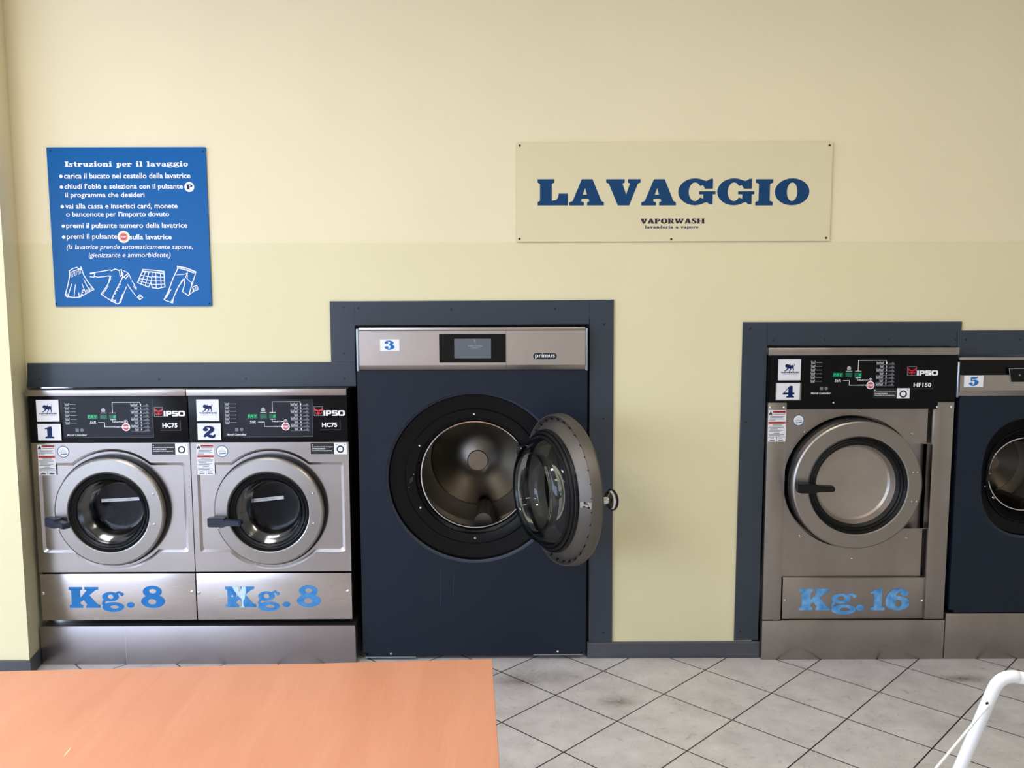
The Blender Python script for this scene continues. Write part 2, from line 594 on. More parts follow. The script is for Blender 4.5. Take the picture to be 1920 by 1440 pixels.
def obj(name, mb, parent=None, kind=None, label=None, flat=False):
    org = Vector((0, 0, 0))
    q = parent
    while q is not None:
        org += Vector(q.get('org', (0, 0, 0)))
        q = q.parent
    me = bpy.data.meshes.new(name)
    me.from_pydata([v - org for v in mb.v], [], mb.f)
    for mt in mb.mats:
        me.materials.append(mt)
    me.polygons.foreach_set('material_index', mb.mi)
    b = bmesh.new()
    b.from_mesh(me)
    bmesh.ops.remove_doubles(b, verts=b.verts, dist=1e-6)
    bmesh.ops.recalc_face_normals(b, faces=b.faces)
    b.to_mesh(me)
    b.free()
    me.polygons.foreach_set('use_smooth', [not flat] * len(me.polygons))
    if not flat:
        me.set_sharp_from_angle(angle=radians(24))
    o = bpy.data.objects.new(name, me)
    COL.objects.link(o)
    if parent is not None:
        o.parent = parent
    if kind:
        o['kind'] = kind
    if label:
        o['label'] = label
    return o


def thing(name, label, cat, loc, group=None, shift=(0, 0, 0)):
    o = bpy.data.objects.new(name, None)
    o.empty_display_size = 0.1
    COL.objects.link(o)
    o['org'] = tuple(loc)
    o.location = Vector(loc) + Vector(shift)
    o['label'], o['category'] = label, cat
    if group:
        o['group'] = group
    return o


# ------------------------------------------------------------------ lettering
def sans(mb, txt, x0, x1, z0, z1, y, bold=0.0, shear=0.0, t=0.0006, keep=False):
    """sans serif words fitted into the box x0..x1, z0..z1 (bounding box of the ink)"""
    cu = bpy.data.curves.new('t', 'FONT')
    cu.body = txt
    cu.size = 1
    cu.resolution_u = 2
    cu.offset = bold
    cu.shear = shear
    o = bpy.data.objects.new('t', cu)
    COL.objects.link(o)
    bpy.context.view_layer.update()
    dg = bpy.context.evaluated_depsgraph_get()
    me = bpy.data.meshes.new_from_object(o.evaluated_get(dg))
    vs = [v.co.copy() for v in me.vertices]
    fs = [list(p.vertices) for p in me.polygons]
    bpy.data.objects.remove(o)
    bpy.data.curves.remove(cu)
    bpy.data.meshes.remove(me)
    if not vs:
        return
    ax, bx = min(v.x for v in vs), max(v.x for v in vs)
    az, bz = min(v.y for v in vs), max(v.y for v in vs)
    kx, kz = (x1 - x0) / (bx - ax), (z1 - z0) / (bz - az)
    mb.add([(x0 + (v.x - ax) * kx, y - t, z0 + (v.y - az) * kz) for v in vs], fs)


def R(x0, y0, x1, y1):
    return ('p', [(x0, y0), (x1, y0), (x1, y1), (x0, y1)], [])


def P(pts, *holes):
    return ('p', pts, list(holes))


def O(cx, cy, rx, ry, hx=0, hy=0, dx=0, dy=0):
    n = 28
    o = [(cx + rx * cos(2 * pi * i / n), cy + ry * sin(2 * pi * i / n)) for i in range(n)]
    h = [[(cx + dx + hx * cos(2 * pi * i / n), cy + dy + hy * sin(2 * pi * i / n)) for i in range(n)]] if hx else []
    return ('p', o, h)


def A(cx, cy, rx, ry, hx, hy, a0, a1):
    n = 22
    an = [radians(a0 + (a1 - a0) * i / n) for i in range(n + 1)]
    return ('p', [(cx + rx * cos(a), cy + ry * sin(a)) for a in an] + [(cx + hx * cos(a), cy + hy * sin(a)) for a in reversed(an)], [])


def SW(*pts):
    """smooth stroke of changing width through (x, y, w)"""
    q = [pts[0]] + list(pts) + [pts[-1]]
    c = []
    for i in range(1, len(q) - 2):
        for k in range(6):
            t = k / 6
            c.append([0.5 * (2 * q[i][d] + (q[i + 1][d] - q[i - 1][d]) * t + (2 * q[i - 1][d] - 5 * q[i][d] + 4 * q[i + 1][d] - q[i + 2][d]) * t * t
                             + (3 * q[i][d] - q[i - 1][d] - 3 * q[i + 1][d] + q[i + 2][d]) * t ** 3) for d in range(3)])
    c.append(list(pts[-1]))
    return ('s', c, [])


_V = [(0, 1), (.70, 1), (.70, .87), (.62, .83), (.76, .42), (.90, .83), (.82, .87), (.82, 1), (1.3, 1), (1.3, .87), (1.2, .83), (.88, 0), (.45, 0),
      (.1, .83), (0, .87)]
G = {
    'L': (1.15, [P([(0, 0), (1.15, 0), (1.15, .45), (.80, .45), (.78, .30), (.70, .20), (.54, .18), (.54, .82), (.63, .87), (.63, 1), (0, 1), (0, .87),
                    (.09, .82), (.09, .18), (0, .13)])]),
    'A': (1.32, [P([(0, 0), (.56, 0), (.56, .12), (.45, .16), (.47, .25), (.73, .25), (.76, .16), (.68, .12), (.68, 0), (1.32, 0), (1.32, .12), (1.22, .17),
                    (.88, 1), (.47, 1), (.13, .17), (0, .12)], [(.51, .41), (.67, .41), (.60, .66)])]),
    'V': (1.3, [P(_V)]),
    'G': (1.42, [A(.64, .5, .64, .52, .24, .36, 38, 322), P([(1.02, .62), (1.32, .62), (1.32, 1), (1.22, 1), (1.08, .92), (.95, .95), (.9, .82)]),
                 R(.80, .40, 1.42, .52), P([(.96, .06), (1.1, .1), (1.2, .02), (1.32, .02), (1.32, .45), (.96, .45)])]),
    'I': (.66, [P([(0, 0), (.66, 0), (.66, .13), (.54, .18), (.54, .82), (.66, .87), (.66, 1), (0, 1), (0, .87), (.12, .82), (.12, .18), (0, .13)])]),
    'O': (1.32, [O(.66, .5, .66, .52, .2, .36)]),
    'P': (1.15, [R(.1, 0, .52, 1), R(0, 0, .64, .13), R(0, .87, .52, 1), A(.6, .71, .52, .29, .18, .15, -90, 90), R(.5, .42, .62, .56), R(.5, .86, .62, 1)]),
    'R': (1.25, [R(.1, 0, .52, 1), R(0, 0, .64, .13), R(0, .87, .52, 1), A(.6, .72, .52, .28, .18, .15, -90, 90), R(.5, .44, .62, .57), R(.5, .87, .62, 1),
                 P([(.5, .5), (.88, .5), (1.1, .13), (1.25, .13), (1.25, 0), (.8, 0)])]),
    'W': (1.85, [P([(0, 1), (.60, 1), (.60, .87), (.52, .83), (.66, .42), (.78, .7), (.72, 1), (1.1, 1), (1.25, .42), (1.38, .83), (1.3, .87), (1.3, 1),
                    (1.85, 1), (1.85, .87), (1.72, .83), (1.4, 0), (1.05, 0), (.9, .45), (.75, 0), (.4, 0), (.1, .83), (0, .87)])]),
    'S': (1.0, [SW((.86, .72, .1), (.7, .9, .16), (.45, .92, .2), (.2, .76, .32), (.45, .56, .3), (.75, .4, .34), (.8, .22, .34), (.5, .07, .18), (.2, .1, .14), (.1, .28, .1)),
                R(.8, .66, .92, 1), R(.04, 0, .16, .34)]),
    'H': (1.5, [R(.1, 0, .52, 1), R(.98, 0, 1.4, 1), R(0, 0, .64, .13), R(0, .87, .64, 1), R(.86, 0, 1.5, .13), R(.86, .87, 1.5, 1), R(.4, .43, 1.1, .57)]),
    'K': (1.49, [P([(0, 0), (.64, 0), (.64, .12), (.53, .17), (.53, .83), (.64, .88), (.64, 1), (0, 1), (0, .88), (.11, .83), (.11, .17), (0, .12)]),
                 P([(.5, .44), (.86, .84), (.76, .88), (.76, 1), (1.42, 1), (1.42, .88), (1.28, .84), (.98, .60), (1.34, .17), (1.49, .12), (1.49, 0), (.80, 0),
                    (.80, .10), (.86, .15), (.70, .38), (.5, .24)])]),
    'g': (1.08, [O(.42, .54, .41, .23, .14, .11), O(.53, .04, .53, .23, .22, .085, .06, 0), SW((.66, .66, .1), (.8, .74, .11), (.92, .73, .11)), O(.98, .66, .09, .08),
                 SW((.12, .36, .14), (.05, .22, .12), (.12, .14, .14))]),
    '.': (.38, [O(.19, .13, .19, .14)]),
    '8': (1.16, [O(.56, .74, .46, .275, .17, .105, .02, .02), O(.58, .29, .58, .305, .20, .13, -.05, -.02)]),
    '6': (1.02, [O(.51, .32, .51, .335, .15, .17, .03, 0), SW((.2, .36, .40), (.22, .58, .40), (.36, .84, .28), (.6, .95, .13), (.8, .9, .09)), O(.8, .80, .17, .13)]),
    '1': (.62, [P([(0, 0), (.64, 0), (.64, .12), (.50, .17), (.50, 1), (.32, 1), (.0, .86), (0, .77), (.16, .79), (.16, .17), (0, .12)])]),
    '2': (.92, [O(.2, .70, .19, .14), SW((.06, .74, .1), (.22, .92, .13), (.48, .94, .16), (.68, .78, .32), (.60, .58, .30), (.36, .40, .22), (.16, .2, .2), (.1, .06, .14)),
                SW((.08, .1, .16), (.3, .22, .2), (.56, .12, .26), (.78, .10, .2), (.88, .3, .1))]),
    '3': (.86, [O(.17, .77, .16, .13), SW((.06, .82, .08), (.22, .94, .11), (.46, .94, .14), (.63, .78, .30), (.56, .62, .22), (.40, .53, .1)),
                SW((.40, .53, .1), (.60, .47, .22), (.68, .28, .36), (.5, .07, .16), (.26, .05, .12), (.06, .2, .08)), O(.18, .24, .18, .14)]),
    '4': (.95, [P([(0, .27), (.58, 1), (.8, 1), (.8, .42), (.95, .42), (.95, .27), (.8, .27), (.8, .15), (.92, .11), (.92, 0), (.34, 0), (.34, .11), (.48, .15), (.48, .27)],
                  [(.17, .42), (.48, .42), (.48, .80)])]),
    '5': (.90, [SW((.2, .9, .16), (.45, .86, .2), (.68, .91, .16), (.82, 1., .05)), R(.16, .48, .26, .95),
                SW((.22, .5, .08), (.4, .6, .12), (.62, .52, .28), (.68, .33, .38), (.5, .08, .18), (.28, .05, .12), (.08, .18, .08)), O(.19, .23, .18, .13)]),
    'a': (.92, [O(.32, .21, .31, .22, .12, .09), R(.46, 0, .76, .5), SW((.08, .5, .14), (.25, .64, .14), (.48, .64, .16), (.61, .48, .26)), R(.46, 0, .9, .12)]),
    'd': (.96, [O(.37, .34, .36, .36, .13, .2), R(.52, 0, .82, 1), R(.40, .88, .82, 1), R(.52, 0, .94, .12)]),
    'e': (.84, [A(.40, .35, .40, .37, .15, .23, 0, 318), R(.15, .28, .8, .40)]),
    'i': (.58, [R(.12, 0, .42, .7), R(0, .58, .42, .7), R(0, 0, .54, .12), O(.27, .90, .16, .13)]),
    'l': (.58, [R(.12, 0, .42, 1), R(0, .88, .42, 1), R(0, 0, .54, .12)]),
    'n': (1.06, [R(.12, 0, .42, .7), R(0, .58, .42, .7), R(0, 0, .52, .12), SW((.36, .5, .2), (.54, .62, .18), (.74, .5, .3), (.76, .3, .3), (.76, .02, .3)), R(.58, 0, 1.02, .12)]),
    'o': (.88, [O(.42, .35, .42, .37, .16, .23)]),
    'p': (1.0, [O(.58, .35, .36, .37, .14, .21), R(.12, -.3, .42, .7), R(0, .58, .42, .7), R(0, -.3, .54, -.18)]),
    'r': (.86, [R(.12, 0, .42, .7), R(0, .58, .42, .7), R(0, 0, .56, .12), O(.70, .54, .14, .14), SW((.38, .46, .14), (.54, .6, .16), (.7, .6, .14))]),
    's': (.78, [SW((.66, .5, .08), (.5, .62, .12), (.24, .58, .2), (.25, .42, .22), (.5, .32, .24), (.56, .14, .22), (.35, .05, .12), (.08, .18, .08)), R(.6, .45, .7, .7),
                R(.02, 0, .12, .24)]),
    't': (.70, [R(.16, .12, .46, .9), R(0, .58, .66, .7), SW((.3, .2, .28), (.42, .07, .16), (.62, .12, .1))]),
    'u': (1.06, [R(0, .58, .40, .7), R(.12, .2, .40, .7), SW((.26, .3, .28), (.32, .12, .22), (.48, .06, .16), (.66, .16, .16)), R(.6, 0, .88, .7), R(.48, .58, .88, .7), R(.6, 0, 1.02, .12)]),
    'v': (.98, [R(0, .58, .48, .7), R(.58, .58, .94, .7), P([(.1, .6), (.42, .6), (.56, .25), (.7, .6), (.84, .6), (.58, 0), (.38, 0)])]),
    'z': (.82, [R(.04, .56, .74, .7), R(0, 0, .76, .14), P([(0, .1), (.4, .6), (.74, .6), (.34, .1)]), R(.02, .44, .14, .7), R(.64, 0, .76, .26)]),
    ' ': (.62, []),
}


def glyph(mb, ch, x0, kx, z0, kz, y, t=0.0006):
    for li, (kind, a, holes) in enumerate(G[ch][1]):
        t += 0.00006
        if kind == 'p':
            mb.prism([(x0 + p[0] * kx, z0 + p[1] * kz) for p in a], y - t, y,
                     [[(x0 + p[0] * kx, z0 + p[1] * kz) for p in h] for h in holes])
        else:
            L, Rr = [], []
            for i, (px, py, w) in enumerate(a):
                p0, p1 = a[max(i - 1, 0)], a[min(i + 1, len(a) - 1)]
                dx, dy = p1[0] - p0[0], p1[1] - p0[1]
                l = math.hypot(dx, dy) or 1e-6
                nx, ny = -dy / l * w / 2, dx / l * w / 2
                L.append((px + nx, py + ny))
                Rr.append((px - nx, py - ny))
            for i in range(len(a) - 1):
                q = [L[i], L[i + 1], Rr[i + 1], Rr[i]]
                vs = [(x0 + p[0] * kx, y - t, z0 + p[1] * kz) for p in q]
                mb.add(vs, [(0, 1, 2, 3)])


def slab(mb, txt, x0, x1, z0, cap, y, gap=0.06):
    """wide slab serif words, baseline z0, cap height cap, fitted between x0 and x1"""
    w = sum(G[c][0] for c in txt) + gap * (len(txt) - 1)
    k = (x1 - x0) / w
    x = x0
    for c in txt:
        glyph(mb, c, x, k, z0, cap, y)
        x += (G[c][0] + gap) * k


def slab_px(mb, ch, x0, x1, ytop, ybot, Y, low=0.0, high=1.0):
    """one slab character whose ink fills the pixel box; low/high: its vertical extent in cap heights"""
    X0, X1, Z0, Z1 = box_at(x0, ytop, x1, ybot, Y)
    cap = (Z1 - Z0) / (high - low)
    glyph(mb, ch, X0, (X1 - X0) / G[ch][0], Z0 - low * cap, cap, Y)


# ================================================================== the setting
def build_room():
    m = MB(FLOORM)
    m.box(XL, XR, YF, 1.1, -0.05, 0.0)
    obj('floor', m, kind='structure')
    m = MB(METALTRIM)
    m.box(XL - 14, XR, YF - 14, 1.1, -0.25, -0.06)
    obj('pavement', m, kind='structure')
    m = MB(CEILM)
    m.box(XL, XR, YF, 1.1, ZC, ZC + 0.1)
    obj('ceiling', m, kind='structure')
    # back wall with the openings the machines stand in
    m = MB(WALL)
    out = [(-2.02, ZC), (-2.02, 1.20), (-0.66, 1.20), (-0.66, 1.46), (0.36, 1.46), (0.36, 0), (1.04, 0), (1.04, 1.37), (1.88, 1.37), (1.88, 1.33),
           (2.62, 1.33), (2.62, 0), (XR, 0), (XR, ZC)]
    m.prism(out, 0.0, 0.10)
    obj('wall_back', m, kind='structure', flat=True)
    m = MB(BACKW)
    m.box(-2.4, 2.9, 1.0, 1.1, 0, ZC)
    m.box(0.3285, 0.3598, 0.012, 0.06, 0, 1.459)  # dark board added to black out the gap beside the big washer
    obj('wall_service_and_gap_board', m, kind='structure')
    # projecting wall end on the left
    m = MB(WALL)
    pg = [(XL, -0.163), (-1.976, -0.163), (-2.006, 0.0), (-2.006, 0.1), (XL, 0.1)]
    m.add([(x, y, z) for z in (0, ZC) for x, y in pg], [(4, 3, 2, 1, 0), (5, 6, 7, 8, 9)] + [(i, (i + 1) % 5, 5 + (i + 1) % 5, 5 + i) for i in range(5)])
    obj('wall_left', m, kind='structure', flat=True)
    m = MB(CREAM)
    y0, y1, z0, z1 = WIN_LEFT
    m.box(XL - 0.2, XL, YF, y0, 0, ZC).box(XL - 0.2, XL, y1, 0.1, 0, ZC)
    m.box(XL - 0.2, XL, y0, y1, 0, z0).box(XL - 0.2, XL, y0, y1, z1, ZC)
    obj('wall_window', m, kind='structure', flat=True)
    m = MB(CREAM)
    x0, x1, z0, z1 = WIN_FRONT
    m.box(XL, x0, YF - 0.2, YF, 0, ZC).box(x1, XR, YF - 0.2, YF, 0, ZC)
    m.box(x0, x1, YF - 0.2, YF, 0, z0).box(x0, x1, YF - 0.2, YF, z1, ZC)
    obj('wall_front', m, kind='structure', flat=True)
    m = MB(CREAM)
    m.box(XR, XR + 0.1, YF, 1.1, 0, ZC)
    obj('wall_right', m, kind='structure', flat=True)
    # storefront frames
    m = MB(FRAMEM)
    y0, y1, z0, z1 = WIN_LEFT
    for k in range(4):
        y = y0 + (y1 - y0) * k / 3
        m.box(XL - 0.14, XL - 0.06, y - 0.03, y + 0.03, z0, z1)
    m.box(XL - 0.14, XL - 0.06, y0, y1, z0, z0 + 0.06).box(XL - 0.14, XL - 0.06, y0, y1, z1 - 0.06, z1)
    obj('window_1', m, kind='structure', flat=True)
    m = MB(FRAMEM)
    x0, x1, z0, z1 = WIN_FRONT
    for k in range(5):
        x = x0 + (x1 - x0) * k / 4
        m.box(x - 0.03, x + 0.03, YF - 0.14, YF - 0.06, z0, z1)
    m.box(x0, x1, YF - 0.14, YF - 0.06, z0, z0 + 0.06).box(x0, x1, YF - 0.14, YF - 0.06, z1 - 0.06, z1)
    obj('window_2', m, kind='structure', flat=True)
    # skirting
    m = MB(SKIRT)
    X0, X1 = at(1101, 1220, -0.01)[0], at(1423.5, 1220, -0.01)[0]
    zt = at(1262, 1204, -0.01)[1]
    prof = [(-0.004, zt), (-0.010, zt - 0.006), (-0.011, zt * 0.45), (-0.014, zt * 0.35), (-0.014, 0.0), (0.0, 0.0), (0.0, zt)]
    vs = [(X0, y, z) for y, z in prof] + [(X1, y, z) for y, z in prof]
    n = len(prof)
    m.add(vs, [tuple(range(n)), tuple(reversed(range(n, 2 * n)))] + [(i, n + i, n + (i + 1) % n, (i + 1) % n) for i in range(n)])
    obj('baseboard_back', m, kind='structure')
    m = MB(SKIRT)
    pg = [(XL, -0.173), (-1.968, -0.173), (-1.996, -0.018), (-2.0027, -0.018), (-1.976, -0.163), (XL, -0.163)]
    m.add([(x, y, z) for z in (0, 0.068) for x, y in pg], [(5, 4, 3, 2, 1, 0), (6, 7, 8, 9, 10, 11)] + [(i, (i + 1) % 6, 6 + (i + 1) % 6, 6 + i) for i in range(6)])
    obj('baseboard_left', m, kind='structure')


build_room()


# filler panels screwed round the machines
def panel(n, pts, screws, t=0.008):
    m = MB(SLATE)
    m.prism([at(x, y, -t) for x, y in pts], -t, -0.0002)
    o = obj('trim_%d' % n, m, kind='structure', flat=True)
    for x, y in screws:
        X, Z = at(x, y, -t)
        s = MB(HOLE)
        s.lathe([(0.0004, -t - 0.0012), (0.0035, -t - 0.001), (0.0045, -t + 0.0005)], X, Z, 14)
        obj('screw', s, o)


panel(1, [(51, 681), (620.5, 679), (665.5, 679), (667.5, 724), (51, 726.5)], [(74.5, 711.5), (298, 711), (461, 710.5), (646, 710)])
panel(2, [(618, 565), (664, 565), (666, 678.6), (621, 678.6)], [(644, 577), (645, 662.5)])
panel(3, [(664.6, 565), (1105.5, 562.5), (1104.8, 607.5), (664.6, 610)], [(672, 578), (846, 580), (1041, 579)])
panel(4, [(1106, 562.4), (1151, 562), (1147.5, 1203.5), (1103.5, 1204)], [(1132.5, 608), (1131, 785.5), (1131, 963.5), (1131, 1186.5)])
panel(5, [(1393.5, 604), (1438.5, 604), (1438.5, 648), (1421, 1200), (1376.5, 1201)], [(1407, 617), (1399, 792), (1388, 1184.5)])
panel(6, [(1439, 604), (1804, 603), (1803, 620), (1794, 620), (1794, 648), (1439, 648)], [(1450, 637.5), (1546.5, 636.5), (1667, 636.5), (1792, 637)])
panel(7, [(1795, 620), (2080, 618.5), (2080, 663.5), (1795, 664.5)], [(1811, 637), (1913, 636.5)])


# ================================================================== signs
def build_blue_sign():
    Y = -0.008
    c = [at(88, 276, Y), at(386, 276, Y), at(396.3, 575, Y), at(103, 574, Y)]
    X0, X1 = (c[0][0] + c[3][0]) / 2, (c[1][0] + c[2][0]) / 2
    Z1, Z0 = (c[0][1] + c[1][1]) / 2, (c[2][1] + c[3][1]) / 2
    t = thing('instruction_sign', 'square blue sign with white washing instructions in Italian and sketches of clothes', 'sign', ((X0 + X1) / 2, -0.003, Z0))
    m = MB(BLUESIGN)
    m.prism(rrect(X0, X1, Z0, Z1, 0.003, 3), Y, -0.0015)
    obj('panel', m, t, flat=True)
    for px, py in ((94.5, 282.5), (380, 283.5), (105.5, 569), (392.5, 569)):
        X, Z = at(px, py, Y)
        s = MB(HOLE)
        s.head(X, Z, Y, 0.004, 0.0015)
        obj('screw', s, t)
    # rows measured on the photo: text, x0, x1, top, bottom
    k = 1920 / 330.0
    m = MB(WHITEINK)
    a, b = at(80 + 243 / k, 265 + 276 / k, Y), at(80 + 1588 / k, 265 + 276 / k, Y)
    cap = at(80 + 900 / k, 265 + 218 / k, Y)[1] - a[1]
    slab(m, 'Istruzioni per il lavaggio', a[0], b[0], a[1], cap, Y, 0.05)
    obj('heading', m, t, flat=True)
    rows = [('carica il bucato nel cestello della lavatrice', 233, 1612, 345, 405),
            ('chiudi l\u2019obl\u00f2 e seleziona con il pulsante', 238, 1530, 462, 535),
            ('il programma che desideri', 246, 1112, 556, 626),
            ('vai alla cassa e inserisci card, monete', 247, 1472, 676, 744),
            ('o banconote per l\u2019importo dovuto', 256, 1380, 766, 836),
            ('premi il pulsante numero della lavatrice', 258, 1577, 888, 962),
            ('premi il pulsante', 263, 815, 1008, 1082),
            ('sulla lavatrice', 948, 1408, 1014, 1070)]
    for txt, x0, x1, y0, y1 in rows:
        m = MB(WHITEINK)
        A0, A1, B0, B1 = box_at(80 + x0 / k, 265 + y0 / k, 80 + x1 / k, 265 + y1 / k, Y)
        sans(m, txt, A0, A1, B0, B1, Y, bold=0.017)
        if x0 < 300 and not txt.startswith(('il p', 'o b')):
            X, Z = at(80 + (x0 - 33) / k, 265 + (y0 + 37) / k, Y)
            m.disc(X, Z, 0.0068, Y - 0.0006, Y, 16)
        obj('text_line', m, t, flat=True)
    for txt, x0, x1, y0, y1 in (('(la lavatrice prende automaticamente sapone,', 262, 1638, 1124, 1192), ('igienizzante e ammorbidente)', 502, 1396, 1212, 1282)):
        m = MB(WHITEINK)
        A0, A1, B0, B1 = box_at(80 + x0 / k, 265 + y0 / k, 80 + x1 / k, 265 + y1 / k, Y)
        sans(m, txt, A0, A1, B0, B1, Y, bold=0.003, shear=0.2)
        obj('text_line', m, t, flat=True)
    # round P badge and round START sticker
    m = MB(WHITEINK)
    X, Z = at(80 + 1600 / k, 265 + 498 / k, Y)
    m.disc(X, Z, 0.0198, Y - 0.0006, Y, 28)
    m.m(NAVYINK)
    slab(m, 'P', X - 0.0115, X + 0.0135, Z - 0.0098, 0.0196, Y - 0.0008)
    obj('badge', m, t, flat=True)
    m = MB(CREAMINK)
    X, Z = at(80 + 884 / k, 265 + 1042 / k, Y)
    m.disc(X, Z, 0.0245, Y - 0.0008, Y, 32)
    m.m(REDINK).ring(X, Z, 0.0182, 0.0172, Y - 0.0010, Y - 0.0008)
    m.m(PINKRED).disc(X, Z, 0.0150, Y - 0.0011, Y - 0.0008, 28)
    m.m(CREAMINK)
    sans(m, 'START', X - 0.0125, X + 0.0125, Z - 0.004, Z + 0.004, Y - 0.0013, bold=0.03)
    obj('start_sticker', m, t, flat=True)

    # sketches of clothes (strokes in the pixel frame of the enlarged photo)
    def sk(name, strokes):
        m = MB(WHITEINK)
        for w, pts in strokes:
            m.line([at(80 + x / k, 420 + y / k, Y) for x, y in pts], w * 0.00042, Y)
        obj(name, m, t, flat=True)

    rnd = random.Random(3)

    def hatch(x0, y0, x1, y1, n, dx, dy, w=4):
        o = []
        for i in range(n):
            f = i / max(1, n - 1)
            x, y = x0 + (x1 - x0) * f, y0 + (y1 - y0) * f
            o.append((w, [(x, y), (x + dx + rnd.uniform(-4, 4), y + dy + rnd.uniform(-5, 5))]))
        return o

    sk('skirt_drawing', [(8, [(290, 512), (330, 485), (378, 472)]), (7, [(300, 530), (360, 505), (415, 490)]), (9, [(415, 468), (428, 500), (388, 486)]),
                         (8, [(290, 512), (297, 560), (270, 690), (246, 772), (275, 797)]), (8, [(428, 500), (450, 560), (500, 640), (560, 712)]),
                         (8, [(258, 790), (340, 803), (410, 797), (440, 775)]), (7, [(440, 780), (500, 745), (560, 715)]), (7, [(318, 655), (290, 745), (275, 795)]),
                         (6, [(358, 662), (344, 795)]), (6, [(430, 655), (475, 760)]), (6, [(465, 640), (520, 735)]), (5, [(448, 600), (480, 665)]), (6, [(395, 750), (400, 795)])]
       + hatch(310, 540, 410, 500, 8, 6, 40, 4) + hatch(415, 780, 435, 720, 6, 14, -4, 5) + hatch(470, 750, 545, 710, 8, -10, -22, 4) + hatch(252, 770, 272, 788, 4, 14, -10, 4))
    sk('shirt_drawing', [(7, [(520, 536), (640, 518), (738, 500)]), (7, [(520, 575), (560, 580), (568, 540)]), (7, [(568, 570), (600, 580), (655, 575)]), (7, [(668, 574), (725, 565)]),
                         (6, [(520, 545), (565, 535)]), (8, [(725, 565), (742, 600), (700, 680), (640, 762)]), (8, [(640, 768), (745, 835)]), (8, [(745, 840), (820, 872), (850, 855)]),
                         (7, [(915, 685), (880, 770), (850, 858)]), (8, [(750, 830), (790, 740), (830, 670), (868, 590)]), (9, [(750, 510), (790, 492), (830, 505)]),
                         (8, [(838, 505), (860, 498), (868, 560), (845, 570), (838, 505)]), (8, [(868, 590), (935, 540), (945, 555), (905, 595), (890, 575)]), (7, [(862, 520), (880, 545), (868, 590)]),
                         (6, [(880, 510), (920, 525), (945, 555), (965, 600)]), (7, [(975, 620), (1000, 660), (1022, 715)]), (7, [(928, 660), (960, 710), (1015, 780)]),
                         (8, [(1062, 770), (1092, 800), (1062, 825), (1035, 800), (1062, 770)]), (6, [(1050, 800), (1075, 790)])]
       + hatch(655, 765, 700, 700, 6, 16, -22, 4) + hatch(722, 625, 742, 590, 5, 6, -26, 4) + hatch(760, 838, 800, 850, 6, -6, -20, 4) + hatch(850, 850, 880, 760, 8, -14, 10, 5)
       + hatch(990, 690, 1022, 712, 4, 6, -20, 4) + [(9, [(772 + i * 18, 790 - i * 34), (776 + i * 18, 794 - i * 34)]) for i in range(5)])
    sk('shorts_drawing', [(9, [(1092, 497), (1200, 503), (1325, 517)]), (8, [(1088, 520), (1200, 525), (1325, 545)]), (9, [(1092, 497), (1085, 525), (1060, 580), (1038, 635)]),
                          (9, [(1325, 517), (1325, 560), (1335, 680)]), (8, [(1038, 640), (1100, 665), (1155, 688)]), (8, [(1155, 688), (1180, 640), (1195, 690)]), (8, [(1195, 695), (1260, 703), (1335, 685)]),
                          (6, [(1195, 530), (1190, 590), (1180, 640)]), (6, [(1120, 525), (1075, 650)]), (6, [(1160, 530), (1120, 670)]), (6, [(1235, 535), (1240, 700)]), (6, [(1285, 540), (1295, 695)]),
                          (6, [(1075, 560), (1190, 580)]), (6, [(1060, 595), (1185, 615)]), (6, [(1048, 620), (1165, 650)]), (6, [(1195, 575), (1328, 580)]), (6, [(1195, 620), (1332, 620)]), (6, [(1195, 660), (1335, 655)])]
       + hatch(1100, 510, 1310, 530, 12, 8, 8, 5))
    sk('trousers_drawing', [(9, [(1470, 462), (1570, 480), (1672, 522)]), (7, [(1480, 480), (1570, 505), (1650, 535)]), (9, [(1470, 462), (1475, 485), (1420, 600), (1370, 740), (1325, 825)]),
                            (8, [(1325, 825), (1370, 845), (1418, 862)]), (8, [(1418, 862), (1430, 800), (1480, 690), (1540, 600)]), (8, [(1672, 522), (1650, 600), (1620, 690), (1595, 780)]),
                            (8, [(1545, 600), (1550, 660), (1525, 735), (1590, 782)]), (6, [(1575, 540), (1560, 580), (1610, 630)]), (5, [(1465, 555), (1540, 550), (1575, 535)]),
                            (7, [(1635, 690), (1680, 668), (1698, 712), (1650, 735), (1635, 690)]), (6, [(1600, 770), (1650, 735)]), (6, [(1595, 775), (1632, 660)]), (5, [(1580, 520), (1580, 590)])]
       + hatch(1340, 815, 1385, 730, 8, 20, -16, 4) + hatch(1400, 845, 1412, 820, 4, 8, 12, 4) + hatch(1450, 740, 1520, 620, 7, 8, -20, 4) + hatch(1620, 640, 1640, 620, 4, 4, 26, 4)
       + hatch(1490, 470, 1660, 520, 12, 6, 10, 5) + hatch(1640, 728, 1690, 700, 5, -4, -22, 4))


build_blue_sign()


